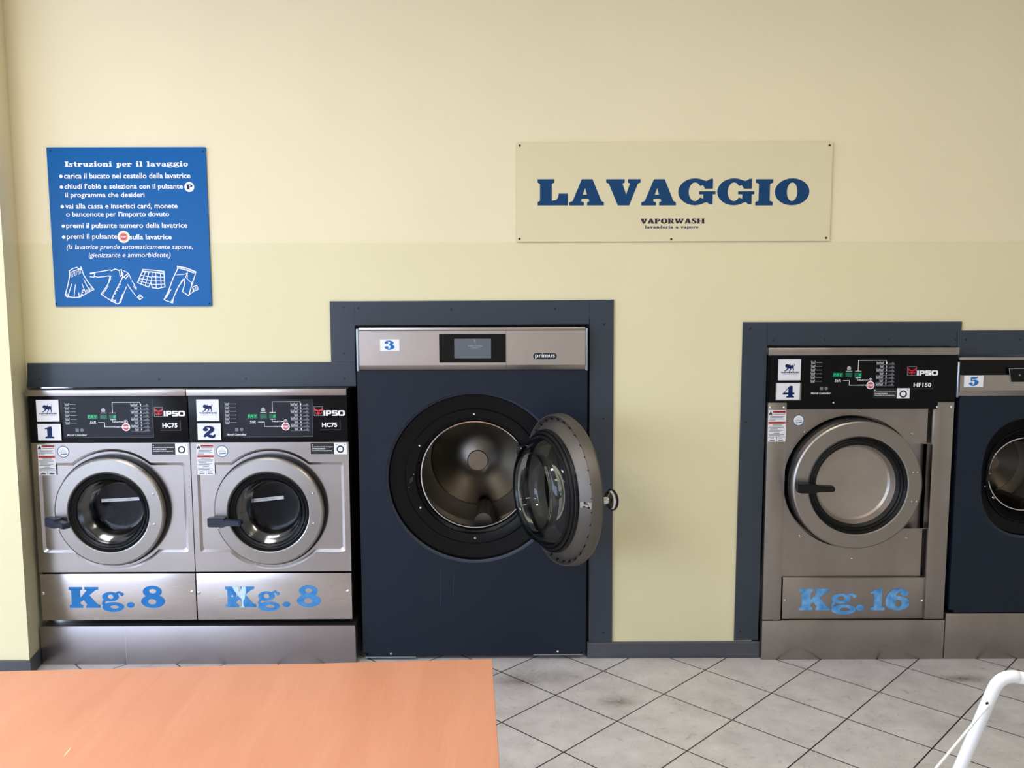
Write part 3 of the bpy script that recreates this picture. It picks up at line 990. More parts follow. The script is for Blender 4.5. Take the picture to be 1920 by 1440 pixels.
def build_lavaggio():
    Y = -0.009
    c = [at(969, 267, Y), at(1561, 266.5, Y), at(1556, 450, Y), at(968.5, 455, Y)]
    m = MB(ACRYL)
    Z1, Z0 = (c[0][1] + c[1][1]) / 2, (c[2][1] + c[3][1]) / 2
    X0, X1 = (c[0][0] + c[3][0]) / 2, (c[1][0] + c[2][0]) / 2
    t = thing('shop_sign', 'wide cream acrylic sign reading LAVAGGIO in blue slab letters above a smaller line', 'sign', ((X0 + X1) / 2, -0.003, Z0))
    m.prism(rrect(X0, X1, Z0, Z1, 0.002, 2), Y, -0.004)
    obj('panel', m, t, flat=True)
    for px, py in ((974.5, 273), (1555.5, 272.5), (974, 448), (1258.5, 448.5), (1549, 446)):
        X, Z = at(px, py, Y)
        s = MB(HOLE)
        s.head(X, Z, Y, 0.0045, 0.003)
        obj('screw', s, t)
    k = 1920 / 630.0
    for ch, x0, x1 in (('L', 177, 350), ('A', 358, 556), ('V', 568, 764), ('A', 770, 968), ('G', 980, 1193), ('G', 1203, 1415), ('I', 1422, 1522), ('O', 1532, 1730)):
        lo, hi = (-.02, 1.02) if ch in 'GO' else (0, 1)
        yt, yb = (257, 411) if ch in 'GO' else (262, 412)
        m = MB(SIGNINK)
        slab_px(m, ch, 950 + x0 / k, 950 + x1 / k, 250 + yt / k, 250 + yb / k, Y, lo, hi)
        obj('letter', m, t, flat=True)
    m = MB(DARKINK)
    a, b = at(950 + 764 / k, 250 + 516 / k, Y), at(950 + 1131 / k, 250 + 516 / k, Y)
    slab(m, 'VAPORWASH', a[0], b[0], a[1], at(950 + 940 / k, 250 + 487 / k, Y)[1] - a[1], Y, 0.03)
    obj('name_line', m, t, flat=True)
    m = MB(SIGNINK)
    a, b = at(950 + 790 / k, 250 + 544 / k, Y), at(950 + 1096 / k, 250 + 544 / k, Y)
    slab(m, 'lavanderia a vapore', a[0], b[0], a[1], at(950 + 940 / k, 250 + 527 / k, Y)[1] - a[1], Y, 0.05)
    obj('tag_line', m, t, flat=True)


build_lavaggio()

# ================================================================== pieces shared by the coin washers
KP = 0.002185      # metres per pixel on the machine fronts


def lion(m, cx, cz, s, y):
    pts = [(-.52, .16), (-.50, .28), (-.40, .38), (-.26, .40), (-.14, .34), (.0, .26), (.16, .26), (.32, .30), (.42, .22), (.46, .08), (.42, -.06), (.5, -.2), (.44, -.32),
           (.48, -.42), (.36, -.42), (.36, -.3), (.38, -.2), (.28, -.08), (.2, -.04), (.16, -.2), (.02, -.42), (-.1, -.42), (.04, -.24), (.04, -.08), (-.1, -.1), (-.3, -.3),
           (-.55, -.42), (-.62, -.36), (-.40, -.24), (-.26, -.04), (-.4, .02), (-.48, .08)]
    m.prism([(cx + x * s, cz + z * s) for x, z in pts], y - 0.0004, y)
    m.line([(cx + .42 * s, cz + .18 * s), (cx + .54 * s, cz + .30 * s), (cx + .46 * s, cz + .42 * s)], .05 * s, y, 0.0004)
    m.prism([(cx - .12 * s, cz + .2 * s), (cx + .02 * s, cz + .48 * s), (cx + .06 * s, cz + .2 * s)], y - 0.0004, y)


def logo_sticker(root, X0, X1, Z0, Z1, y):
    m = MB(PAPER)
    m.box(X0, X1, y - 0.004, y, Z0, Z1, 0.0008, 1)
    w, h, yy = X1 - X0, Z1 - Z0, y - 0.0041
    m.m(NAVYINK)
    lion(m, X0 + w * .50, Z0 + h * .60, w * .40, yy)
    slab(m, 'VAPORWASH', X0 + w * .12, X0 + w * .90, Z0 + h * .345, h * .065, yy)
    m.m(MIDINK)
    sans(m, 'lavanderia a vapore', X0 + w * .2, X0 + w * .84, Z0 + h * .26, Z0 + h * .31, yy)
    return obj('logo_plate', m, root, flat=True)


def number_plate(root, ch, X0, X1, Z0, Z1, y, side):
    w, h = X1 - X0, Z1 - Z0
    f = MB(RUBBER if side < 0 else STEELD)
    f.box(X0, X1, y - 0.003, y, Z0, Z1, 0.0008, 1)
    fo = obj('number_plate', f, root)
    p = MB(PAPER)
    a, b = (X0 + w * .07, X1 - w * .01) if side < 0 else (X0 + w * .03, X1 - w * .07)
    p.box(a, b, y - 0.005, y - 0.003, Z0 + h * .05, Z1 - h * .02)
    obj('card', p, fo, flat=True)
    d = MB(NAVYINK)
    gw = {'1': .34, '2': .50, '4': .49}[ch] * w
    cx = X0 + w * (.53 if ch != '4' else .48)
    glyph(d, ch, cx - gw / 2, gw / G[ch][0], Z0 + h * .17, h * .66, y - 0.0052)
    obj('digit', d, fo, flat=True)


def graphics(panelo, ax, az, y, rows, digit):
    """printed wash programme chart; ax, az: top left of the PAY display"""
    def q(x, z):
        return ax + x * KP, az - z * KP

    m = MB(GREYINK)

    def hl(x0, x1, z, w=0.75):
        a, b = q(x0, z), q(x1, z)
        m.line([a, b], w * KP, y)

    def tub(x, z, w=7.6, h=4.8):
        X, Z = q(x, z)
        w, h = w * KP, h * KP
        m.line([(X - w / 2, Z + h / 2), (X - w * .36, Z - h / 2), (X + w * .36, Z - h / 2), (X + w / 2, Z + h / 2)], .9 * KP, y)
        m.line([(X - w * .42, Z + h * .2), (X - w * .14, Z + h * .32), (X + w * .14, Z + h * .2), (X + w * .42, Z + h * .32)], .6 * KP, y)
        m.line([(X - w * .18, Z - h * .12), (X + w * .18, Z - h * .12)], 1.3 * KP, y)

    for i in range(6):
        z = -19.5 + 7.08 * i
        tub(-38, z)
        hl(-32.4, -21.4, z, .7)
    sym = m
    m = MB(WHITEINK)
    m.line([q(47.3, -3), q(47.3, -23.2), q(99.7, -23.2), q(99.7, -20.6)], .8 * KP, y)
    for x0, x1, z in ((25, 35.4, -3), (42, 53, -3), (43, 53, 9.8)):
        hl(x0, x1, z, .8)
    m.line([q(46.5, 9.8), q(46.5, 14.2), q(48.4, 14.2)], .7 * KP, y)
    m.line([q(20, 15), q(31.4, 15), q(31.4, 23.7), q(48, 23.7)], .75 * KP, y)
    for x, z in ((62.6, 14.1), (60.6, 23.7)):
        hl(x, x + 2, z, .7)
        m.prism([q(x + 1.8, z - 1.1), q(x + 4, z), q(x + 1.8, z + 1.1)], y - 0.0006, y)
    for txt, x0, x1, z0, z1, sh, bo in (('SELECT', 49, 62, 12.9, 15.2, 0, .02), ('START', 48.8, 60.2, 22.6, 24.8, 0, .02), ('StR', 3.8, 15.6, 12.3, 17.7, .15, 0.0),
                                        ('MicroII Controlled', -40.6, -3.6, 36.7, 40.8, .3, .01)):
        a, b = q(x0, z1), q(x1, z0)
        sans(m, txt, a[0], b[0], a[1], b[1], y, bold=bo, shear=sh)
    flow = m
    m = MB(WHITEINK)
    for i in range(rows):
        z = -18.4 + 6.72 * i
        m.m(WHITEINK)
        X, Z = q(100.6, z)
        sans(m, str(i + 1), X - 1.1 * KP, X + 1.1 * KP, Z - 2 * KP, Z + 2 * KP, y, bold=.03)
        m.m(DIMINK)
        hl(81.5, 116, z + 3.3, .8)
        m.m(GREYINK)
        if i % 2 == 0:
            tub(84.8, z, 6, 4)
        tub(91.6, z, 6, 4)
        m.m(DIMINK)
        hl(106, 112, z + 1.4, 1.2)
        m.prism([q(109, z + 2.4), q(112.5, z - 2.2), q(116, z + 2.4)], y - 0.0005, y)
    table_ = m
    m = sym
    m.m(DIMINK)
    X, Z = q(-21, 29.5)
    m.rect(X - 3 * KP, X + 3 * KP, Z - 3.2 * KP, Z + 3 * KP, y)
    X, Z = q(-12, 29.5)
    m.disc(X, Z, 3.2 * KP, y - 0.0006, y)
    m = flow
    m.m(GREYINK)
    X, Z = q(30, -8.6)
    m.prism([(X - 3.4 * KP, Z - 3.5 * KP), (X + 3.4 * KP, Z - 3.5 * KP), (X + 3.8 * KP, Z + 1.2 * KP), (X, Z + 4.6 * KP), (X - 3.8 * KP, Z + 1.2 * KP)], y - 0.0006, y)
    m.m(WHITEINK)
    X, Z = q(71.4, 14)
    m.ring(X, Z, 3.6 * KP, 2.8 * KP, y - 0.0006, y, 20)
    sans(m, 'P', X - 1.2 * KP, X + 1.3 * KP, Z - 1.6 * KP, Z + 1.6 * KP, y, bold=.02)
    obj('symbol_print', sym, panelo, flat=True)
    obj('flow_print', flow, panelo, flat=True)
    obj('programme_print', table_, panelo, flat=True)
    for x0, x1, txt in ((0, 18.8, 'PAY'), (23.8, 36.4, ''), (40.8, 54.2, digit)):
        d = MB(LED0)
        a, b = q(x0, 8.2), q(x1, 0)
        d.rect(a[0], b[0], a[1], b[1], y, 0.001)
        d.m(LED1)
        if txt == 'PAY':
            sans(d, 'PAY', a[0] + .8 * KP, b[0] - .8 * KP, a[1] + 1.2 * KP, b[1] - 1.2 * KP, y - 0.0012, shear=.1)
        elif txt:
            sans(d, txt, b[0] - 5.6 * KP, b[0] - 1.2 * KP, a[1] + 1.2 * KP, b[1] - 1.2 * KP, y - 0.0012, shear=.1)
        obj('display', d, panelo, flat=True)
    d = MB(WHITEINK)
    X, Z = q(71.5, 23.8)
    d.disc(X, Z, 7.6 * KP, y - 0.0012, y, 32)
    d.m(PINKRED).disc(X, Z, 5.9 * KP, y - 0.0015, y - 0.0012, 28)
    d.m(WHITEINK)
    sans(d, 'START', X - 5.6 * KP, X + 5.6 * KP, Z - 1.9 * KP, Z + 1.9 * KP, y - 0.0018, bold=.04)
    obj('start_button', d, panelo, flat=True)


def fox_logo(panelo, X0, X1, Z0, Z1, tx0, tx1, tz0, tz1, y):
    m = MB(BLACKINK)
    w, h = X1 - X0, Z1 - Z0
    m.m(DIMINK).prism([(X0, Z0), (X1, Z0), (X1, Z1), (X0, Z1)], y - 0.0005, y,
                      [[(X0 + w * .05, Z0 + h * .05), (X1 - w * .05, Z0 + h * .05), (X1 - w * .05, Z1 - h * .05), (X0 + w * .05, Z1 - h * .05)]])
    m.m(REDINK)
    for s in (-1, 1):
        def f(u, v):
            return X0 + w * (.5 + s * u), Z0 + h * v
        m.prism([f(.42, .92), f(.46, .60), f(.38, .50), f(.30, .56), f(.10, .46), f(.02, .50), f(.02, .62), f(.16, .66), f(.34, .74)], y - 0.0007, y)
        m.prism([f(.38, .44), f(.34, .30), f(.20, .16), f(.16, .22), f(.26, .36)], y - 0.0007, y)
        m.prism([f(.14, .40), f(.12, .26), f(.01, .06), f(.01, .42)], y - 0.0007, y)
    obj('fox_emblem', m, panelo, flat=True)
    m = MB(WHITEINK)
    H = tz1 - tz0
    W_ = tx1 - tx0
    lw = [0.11, 0.26, 0.28, 0.29]
    x = tx0
    # wide squared letters I P S O
    s = 0.24 * H

    lay = iter(range(1, 20))

    def bar(a, b, c, d):
        m.rect(a, b, c, d, y, 0.0008 + 0.00006 * next(lay))
    bar(x, x + W_ * .085, tz0, tz1)
    x += W_ * .115
    wp = W_ * .25
    bar(x, x + W_ * .085, tz0, tz1)
    m.prism(rrect(x, x + wp, tz0 + H * .30, tz1, H * .2, 4), y - 0.0008 - 0.00006 * next(lay), y, [rrect(x + W_ * .085, x + wp - W_ * .08, tz0 + H * .53, tz1 - s, H * .07, 3)])
    x += wp + W_ * .025
    ws = W_ * .27
    m.prism(rrect(x, x + ws, tz1 - s, tz1, H * .1, 3), y - 0.0008 - 0.00006 * next(lay), y)
    m.prism(rrect(x, x + W_ * .085, tz0 + H * .45, tz1, H * .1, 3), y - 0.0008 - 0.00006 * next(lay), y)
    m.prism(rrect(x, x + ws, tz0 + H * .40, tz0 + H * .63, H * .1, 3), y - 0.0008 - 0.00006 * next(lay), y)
    m.prism(rrect(x + ws - W_ * .085, x + ws, tz0, tz0 + H * .60, H * .1, 3), y - 0.0008 - 0.00006 * next(lay), y)
    m.prism(rrect(x, x + ws, tz0, tz0 + s, H * .1, 3), y - 0.0008 - 0.00006 * next(lay), y)
    x += ws + W_ * .025
    wo = tx1 - x
    m.prism(rrect(x, x + wo, tz0, tz1, H * .28, 5), y - 0.0008 - 0.00006 * next(lay), y, [rrect(x + W_ * .085, x + wo - W_ * .085, tz0 + s, tz1 - s, H * .1, 4)])
    obj('maker_lettering', m, panelo, flat=True)


def model_plate(panelo, txt, X0, X1, Z0, Z1, tx0, tx1, tz0, tz1, y, bg):
    m = MB(bg)
    m.box(X0, X1, y - 0.0008, y, Z0, Z1)
    m.m(DIMINK)
    m.line([(X0, Z0), (X1, Z0)], 0.0008, y - 0.0008, 0.0002)
    m.line([(X1, Z0), (X1, Z1)], 0.0008, y - 0.0008, 0.0002)
    m.m(WHITEINK)
    sans(m, txt, tx0, tx1, tz0, tz1, y - 0.001, bold=.03)
    obj('model_plate', m, panelo, flat=True)


def warning_label(root, X0, X1, Z0, Z1, y):
    m = MB(PAPER)
    m.prism(rrect(X0, X1, Z0, Z1, 0.002, 2), y - 0.0006, y)
    w, h, yy = X1 - X0, Z1 - Z0, y - 0.0006

    def r(x0, x1, v0, v1, mt):
        m.m(mt).rect(X0 + w * x0, X0 + w * x1, Z1 - h * v1, Z1 - h * v0, yy, 0.0003)

    r(.25, .97, .02, .085, WARNRED)
    r(.02, .98, .365, .435, WARNRED)
    m.m(BLACKINK)
    m.prism([(X0 + w * a, Z1 - h * b) for a, b in ((.12, .03), (.19, .10), (.21, .14), (.17, .175), (.12, .12), (.07, .175), (.03, .14), (.05, .10), (.10, .07))], yy - 0.0003, yy)
    sans(m, 'WARNING', X0 + w * .36, X0 + w * .86, Z1 - h * .072, Z1 - h * .033, yy - 0.0004)
    sans(m, 'WARNING', X0 + w * .30, X0 + w * .80, Z1 - h * .42, Z1 - h * .38, yy - 0.0004)
    for x0, x1, v in ((.28, .95, .125), (.1, .9, .20), (.1, .82, .235), (.05, .9, .28), (.05, .4, .32), (.25, .78, .47), (.05, .92, .51), (.05, .9, .555), (.1, .55, .595), (.1, .86, .64),
                      (.05, .7, .675), (.32, .66, .73), (.05, .9, .78), (.05, .7, .815)):
        r(x0, x1, v - .011, v + .011, MIDINK)
    r(.02, .98, .845, .853, BLACKINK)
    r(.495, .515, .85, .99, BLACKINK)
    r(.14, .34, .882, .900, MIDINK)
    r(.60, .82, .882, .900, MIDINK)
    r(.10, .40, .935, .965, BLACKINK)
    r(.60, .88, .935, .965, BLACKINK)
    obj('warning_label', m, root, flat=True)


def round_sticker(root, X, Z, r, y):
    m = MB(RINGINK)
    m.disc(X, Z, r, y - 0.0005, y, 32)
    m.m(WHITEL).disc(X, Z, r * .86, y - 0.0007, y - 0.0004, 32)
    m.m(GREYINK)
    for k, (a, z) in enumerate(((.16, .48), (.46, .28), (.5, .12), (.62, -.04), (.66, -.16))):
        m.rect(X - r * a, X + r * a, Z + r * (z - .03), Z + r * (z + .03), y - 0.0007, 0.0002)
    m.m(RINGINK)
    m.line([(X - r * .4, Z - r * .34), (X - r * .2, Z - r * .42), (X - r * .4, Z - r * .58)], r * .1, y - 0.0007, 0.0002)
    m.line([(X - r * .05, Z - r * .40), (X + r * .55, Z - r * .36)], r * .16, y - 0.0007, 0.0002)
    obj('round_sticker', m, root, flat=True)


def detergent_label(root, X0, X1, Xm, Z0, Z1, y):
    m = MB(BLACKINK)
    m.rect(X0, Xm, Z0 + (Z1 - Z0) * .02, Z1, y)
    m.m(WHITEL).rect(Xm, X1, Z0, Z1 + (Z1 - Z0) * .03, y)
    w, h, yy = Xm - X0, Z1 - Z0, y - 0.0006
    m.m(WHITEINK)
    m.rect(X0 + w * .05, X0 + w * .09, Z0 + h * .78, Z0 + h * .87, yy, 0.0002)
    for i, (txt, f) in enumerate((('La macchina prende detergente', .95), ('AUTOMATICAMENTE', .62), ('compatibili con il programma', .90))):
        z = Z0 + h * (.60 - .17 * i)
        sans(m, txt, X0 + w * .05, X0 + w * f, z, z + h * .12, yy, bold=.02)
    w2, c, cz = X1 - Xm, (Xm + X1) / 2, Z0 + h * .45
    m.m(BLACKINK).ring(c, cz, w2 * .30, w2 * .19, yy - 0.0002, yy, 28)
    m.m(MIDINK).rect(Xm + w2 * .12, Xm + w2 * .30, Z0 + h * .84, Z0 + h * .88, yy, 0.0002).rect(X1 - w2 * .2, X1 - w2 * .1, Z0 + h * .82, Z0 + h * .90, yy, 0.0002)
    obj('detergent_label', m, root, flat=True)


def lever(door, cx, cz, y, length, h, rotdeg, mt):
    """door lever: block on the rim, tapering arm reaching over the glass; swung out by rotdeg"""
    m = MB(mt)
    prof = [(-.30, .44), (-.28, .50), (.34, .50), (.38, .34), (.95, .30), (1.0, .12), (1.0, -.18), (.95, -.30), (.45, -.34), (.30, -.50), (-.26, -.50), (-.30, -.42)]
    M = Matrix.Translation((cx, y, cz)) @ Matrix.Rotation(radians(rotdeg), 4, 'Z')
    pts = [(x * length * .72, z * h) for x, z in prof]
    # chunky bevelled prism
    m.prism(pts, -0.042, -0.016, M=M)
    inn = [(x * .94 + 0.001, z * .86) for x, z in pts]
    m.prism(inn, -0.046, -0.012, M=M)
    m.prism([(x * length * .72, z * h) for x, z in ((-.24, .4), (.12, .4), (.12, -.4), (-.24, -.4))], -0.02, 0.004, M=M)
    return obj('handle', m, door)


# ================================================================== the two 8 kg washers
def small_washer(num, shift, label, peeled, swing):
    F = -0.045
    X0, X1 = at(362, 950, F)[0], at(656, 950, F)[0]          # front width
    Zc1, Zc0 = at(500, 729.6, -0.07)[1], at(500, 741.8, -0.07)[1]
    Zb0 = at(510, 829, F)[1]
    Zf0 = at(510, 1071.5, F)[1]
    Zl1, Zl0 = at(510, 1074.8, F)[1], at(510, 1161.5, F)[1]
    cx = (X0 + X1) / 2
    root = thing('washing_machine', label, 'washing machine', (cx, F, 0.192), 'numbered coin washers along the wall', (shift, 0, 0))
    root['org'] = (cx, F, 0.192)
    m = MB(DARKIN)
    m.box(X0 + 0.004, X1 - 0.004, F + 0.03, 0.55, Zl0 - 0.001, Zc0 - 0.002)
    # opening tunnel is in front of the box, so keep only a shell of the box
    m = MB(DARKIN)
    b0, b1, z0, z1 = X0 + 0.004, X1 - 0.004, Zl0 + 0.001, Zc0 + 0.004
    m.box(b0, b0 + 0.004, F + 0.012, 0.55, z0, z1).box(b1 - 0.004, b1, F + 0.012, 0.55, z0, z1)
    m.box(b0, b1, F + 0.012, 0.55, z0, z0 + 0.004).box(b0, b1, 0.546, 0.55, z0, z1).box(b0, b1, F + 0.012, 0.55, z1 - 0.004, z1)
    obj('cabinet', m, root)
    m = MB(STEEL)
    m.box(X0 - 0.0001, at(650, 735, -.07)[0] - 0.0015, -0.07, 0.5, Zc0, Zc1, 0.0025)
    obj('top_cap', m, root)
    # control panel
    m = MB(BLACKP)
    B0, B1 = at(352, 785, -.05)[0], at(651.7, 785, -.05)[0]
    B0, B1 = max(B0, X0 + 0.0003), min(B1, X1 - 0.0003)
    m.box(B0, B1, -0.052, F + 0.02, Zb0 + 0.0005, Zc0 + 0.001, 0.0015)
    po = obj('control_panel', m, root)
    yp = -0.0521
    m = MB(PRINTBG)
    a = box_at(418, 749, 586, 819, yp)
    m.rect(a[0], a[1], a[2], a[3], yp, 0.0006)
    m.m(DIMINK)
    m.line([(a[1], a[3]), (a[1], a[2]), (a[0] + 0.08, a[2])], 0.001, yp, 0.0007)
    obj('overlay', m, po, flat=True)
    ax, az = at(464, 776.4, yp)
    graphics(po, ax, az, yp - 0.0007, 8, '8')
    l = box_at(588.5, 762, 605.6, 780, yp)
    tt = box_at(606.6, 769.3, 646.6, 779.5, yp)
    fox_logo(po, l[0], l[1], l[2], l[3], tt[0], tt[1], tt[2], tt[3], yp)
    l = box_at(600, 787, 638, 806, yp)
    tt = box_at(604, 792.2, 632.2, 800.8, yp)
    model_plate(po, 'HC75', l[0], l[1], l[2], l[3], tt[0], tt[1], tt[2], tt[3], yp, BLACKP)
    l = box_at(369, 748.7, 411.2, 789.3, yp)
    logo_sticker(root, l[0], l[1], l[2], l[3], yp)
    l = box_at(368, 793, 415.3, 826, yp)
    number_plate(root, num, l[0], l[1], l[2], l[3], yp, -1)
    # front panel: outer sheet, pressed-in field with the bulge round the door
    dx, dz = at(503.5, 960, -0.095)[0], at(503.5, 960.5, -0.095)[1]
    dx = cx
    R0 = 0.258
    fx0, fx1, fz0, fz1 = X0 + 0.022, X1 - 0.022, at(510, 1035, F)[1], at(510, 866.5, F)[1]

    def field(e):
        x0, x1, z0, z1, r = fx0 + e, fx1 - e, fz0 + e, fz1 - e, R0 - e
        o = []
        at_ = math.asin((z1 - dz) / r)
        ab = math.asin((z0 - dz) / r)
        n = 26
        rc = 0.012
        o += [(x1, z0 + rc), (x1 - 0.003, z0 + 0.004), (x1 - rc, z0)][::-1]
        o += [(x1 - 0.003, z1 - 0.004), (x1 - rc, z1)]
        o[2] = (x1, z0 + rc)
        o.insert(3, (x1, z1 - rc))
        for i in range(n + 1):
            t = at_ + (pi - 2 * at_) * i / n
            o.append((dx + r * cos(t), dz + r * sin(t)))
        o += [(x0 + rc, z1), (x0 + 0.003, z1 - 0.004), (x0, z1 - rc), (x0, z0 + rc), (x0 + 0.003, z0 + 0.004), (x0 + rc, z0)]
        for i in range(n + 1):
            t = pi - ab + (pi + 2 * ab) * i / n
            o.append((dx + r * cos(t), dz + r * sin(t)))
        return o

    fa, fb = field(0), field(0.012)
    m = MB(STEEL)
    hole = circ(dx, dz, 0.234, 72)
    m.prism([(X0, Zf0), (X1, Zf0), (X1, Zb0), (X0, Zb0)], F, F + 0.012, [fa])
    n = len(fa)
    m.add([(p[0], F, p[1]) for p in fa] + [(p[0], F + 0.005, p[1]) for p in fb], [(i, (i + 1) % n, n + (i + 1) % n, n + i) for i in range(n)])
    m.prism(fb, F + 0.005, F + 0.010, [hole])
    fo = obj('front_panel', m, root)
    # lower panel
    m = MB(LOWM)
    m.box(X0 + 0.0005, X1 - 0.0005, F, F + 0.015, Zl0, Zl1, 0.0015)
    lo = obj('lower_panel', m, root)
    for px in (371.5, 652.8):
        s = MB(SCREWM)
        X, Z = at(px, 1111.5 if px < 400 else 1109, F)
        X = max(X, X0 + 0.009)
        s.head(X, Z, F, 0.0075, 0.004)
        s.m(BLACKINK).rect(X - 0.004, X + 0.004, Z - 0.0006, Z + 0.0006, F - 0.0038, 0.0004)
        obj('screw', s, lo)
    yy = F - 0.0004
    for ch, x0, x1, t, b, lw, hi in (('K', 422.3, 479.8, 1099.6, 1138.4, 0, 1), ('g', 483.8, 525.4, 1108.4, 1146, -.19, .78), ('.', 530, 544.4, 1128.3, 1138.3, -.01, .27),
                                     ('8', 556.6, 601.7, 1097.2, 1138.6, -.015, 1.015)):
        m = MB(SKYINK if not peeled else WORNINK)
        slab_px(m, ch, x0, x1, t, b, yy, lw, hi)
        if ch == 'K' and peeled:
            m.m(PALEINK)
            k = 4.8
            for poly in (((458, 287), (516, 288), (520, 330), (500, 350), (520, 378), (540, 395), (548, 440), (545, 465), (528, 470), (524, 474), (572, 474), (570, 467), (560, 462), (556, 420),
                          (568, 400), (580, 330), (578, 287), (545, 287), (540, 320), (520, 335), (500, 352), (480, 330)),):
                m.prism([at(340 + x / k, 1040 + y / k, yy - 0.0007) for x, y in poly], yy - 0.001, yy - 0.0006)
            m.disc(*at(340 + 459 / k, 1040 + 372 / k, yy), 0.004, yy - 0.001, yy - 0.0006)
        obj('letter', m, lo, flat=True)
    l = box_at(369.3, 832.5, 402, 890.3, F)
    warning_label(root, l[0], l[1], l[2], l[3], F)
    X, Z = at(416.5, 846, F)
    round_sticker(root, X, Z, 11.4 * KP, F)
    l = box_at(582.6, 830.5, 650, 851.7, F)
    detergent_label(root, l[0], l[1], at(626.4, 840, F)[0], l[2], l[3], F)
    # door
    DY = F - 0.05
    m = MB(RINGM)
    m.lathe([(0.166, DY + 0.012), (0.168, DY + 0.002), (0.172, DY), (0.219, DY + 0.002), (0.2245, DY + 0.006), (0.2265, DY + 0.014), (0.2265, DY + 0.030), (0.222, DY + 0.036)], dx, dz, 96)
    do = obj('door', m, root)
    m = MB(RUBBER)
    m.lathe([(0.222, DY + 0.034), (0.2345, DY + 0.036), (0.2355, F + 0.012), (0.20, F + 0.020)], dx, dz, 96)
    obj('seal', m, do)
    m = MB(RUBBER)
    m.lathe([(0.1675, DY + 0.004), (0.163, DY + 0.001), (0.157, DY + 0.010), (0.152, DY + 0.012), (0.148, DY + 0.008), (0.140, DY + 0.014), (0.136, DY + 0.024), (0.138, DY + 0.05),
             (0.168, DY + 0.05), (0.1675, DY + 0.004)], dx, dz, 96)
    obj('gasket', m, do)
    m = MB(GLASSD)
    m.lathe(soft([(0.137, DY + 0.018), (0.132, DY + 0.04), (0.124, DY + 0.085), (0.112, DY + 0.112), (0.098, DY + 0.122), (0.05, DY + 0.126), (0.0005, DY + 0.127)]), dx, dz, 72)
    m.lathe(soft([(0.132, DY + 0.020), (0.127, DY + 0.04), (0.119, DY + 0.083), (0.108, DY + 0.107), (0.096, DY + 0.117), (0.05, DY + 0.121), (0.0005, DY + 0.122)]), dx, dz, 72)
    obj('glass', m, do)
    for px, py in ((587, 925), (588, 981.7)):
        X, Z = at(px, py, DY)
        s = MB(SCREWM)
        s.head(X, Z, DY, 0.0055, 0.004)
        obj('rivet', s, do)
    s = MB(SCREWM)
    X, Z = at(410, 989.5, DY)
    s.head(X, Z, DY + 0.002, 0.0075, 0.006)
    obj('rivet', s, do)
    X, Z = at(406, 975.5, DY)
    lever(do, X + 0.012, Z, DY, 0.150, 0.038, swing, HANDLEM)
    # load line strip stuck inside the bowl
    m = MB(WHITEL)
    yb = DY + 0.118
    if peeled:
        a, b, hh = at(461, 940, yb), at(532, 932.4, yb), 0.0075
    else:
        a, b, hh = at(486, 937.6, yb), at(557, 933.8, yb), 0.0068
        a, b = (a[0] - 0.012, a[1]), (b[0] - 0.012, b[1])
    ang = math.atan2(b[1] - a[1], b[0] - a[0])
    Lh = math.hypot(b[0] - a[0], b[1] - a[1])
    M = Matrix.Translation((a[0], yb, a[1])) @ Matrix.Rotation(-ang, 4, 'Y')
    t = MB(WHITEL)
    t.prism([(0, -hh), (Lh, -hh), (Lh, hh), (0, hh)], -0.0008, 0, M=M)
    t2 = MB(MIDINK)
    sans(t2, 'LINEA DI MASSIMO CARICO', Lh * .18, Lh * .84, -hh * .5, hh * .5, -0.0009, t=0)
    t.m(MIDINK).add([M @ v for v in t2.v], t2.f)
    obj('load_line_strip', t, do, flat=True)
    # drum behind the glass
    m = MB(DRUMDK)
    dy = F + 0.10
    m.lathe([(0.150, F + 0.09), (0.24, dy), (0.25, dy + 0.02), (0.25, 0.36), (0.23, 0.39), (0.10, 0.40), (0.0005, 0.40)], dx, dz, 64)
    for k in range(3):
        an = radians(100 + 120 * k)
        ca, sa = cos(an), sin(an)
        vs = []
        for yq in (dy + 0.02, 0.385):
            for rr, ww in ((0.25, 0.05), (0.175, 0.012), (0.175, -0.012), (0.25, -0.05)):
                vs.append((dx + ca * rr - sa * ww, yq, dz + sa * rr + ca * ww))
        m.add(vs, [(0, 1, 2, 3), (4, 7, 6, 5), (0, 4, 5, 1), (1, 5, 6, 2), (2, 6, 7, 3)])
    m.m(DRUM)
    m.lathe([(0.06, 0.375), (0.055, 0.365), (0.0005, 0.362)], dx, dz, 32)
    obj('drum', m, root)
    m = MB(BOOTM)
    m.lathe([(0.2345, F + 0.008), (0.20, F + 0.03), (0.19, F + 0.06), (0.155, F + 0.085), (0.150, F + 0.10)], dx, dz, 72)
    obj('door_boot', m, root)
    return root


DX1 = -0.6574
small_washer('1', DX1, 'steel washer number 1 with clean Kg.8 lettering, beside the left wall end', False, -34)
small_washer('2', 0.0, 'steel washer number 2 with torn, peeling Kg.8 lettering, beside the big navy washer', True, -6)


def plinth(label, X0, X1, y, Z1, mt, seam=None):
    m = MB(mt)
    m.box(X0, X1, y, y + 0.5, 0.0, Z1, 0.0015)
    if seam:
        m.m(CHROME).rect(seam, seam + 0.0012, 0.001, Z1 - 0.002, y, 0.0003)
    o = obj('plinth', m)
    o['label'], o['category'] = label, 'plinth'
    return o


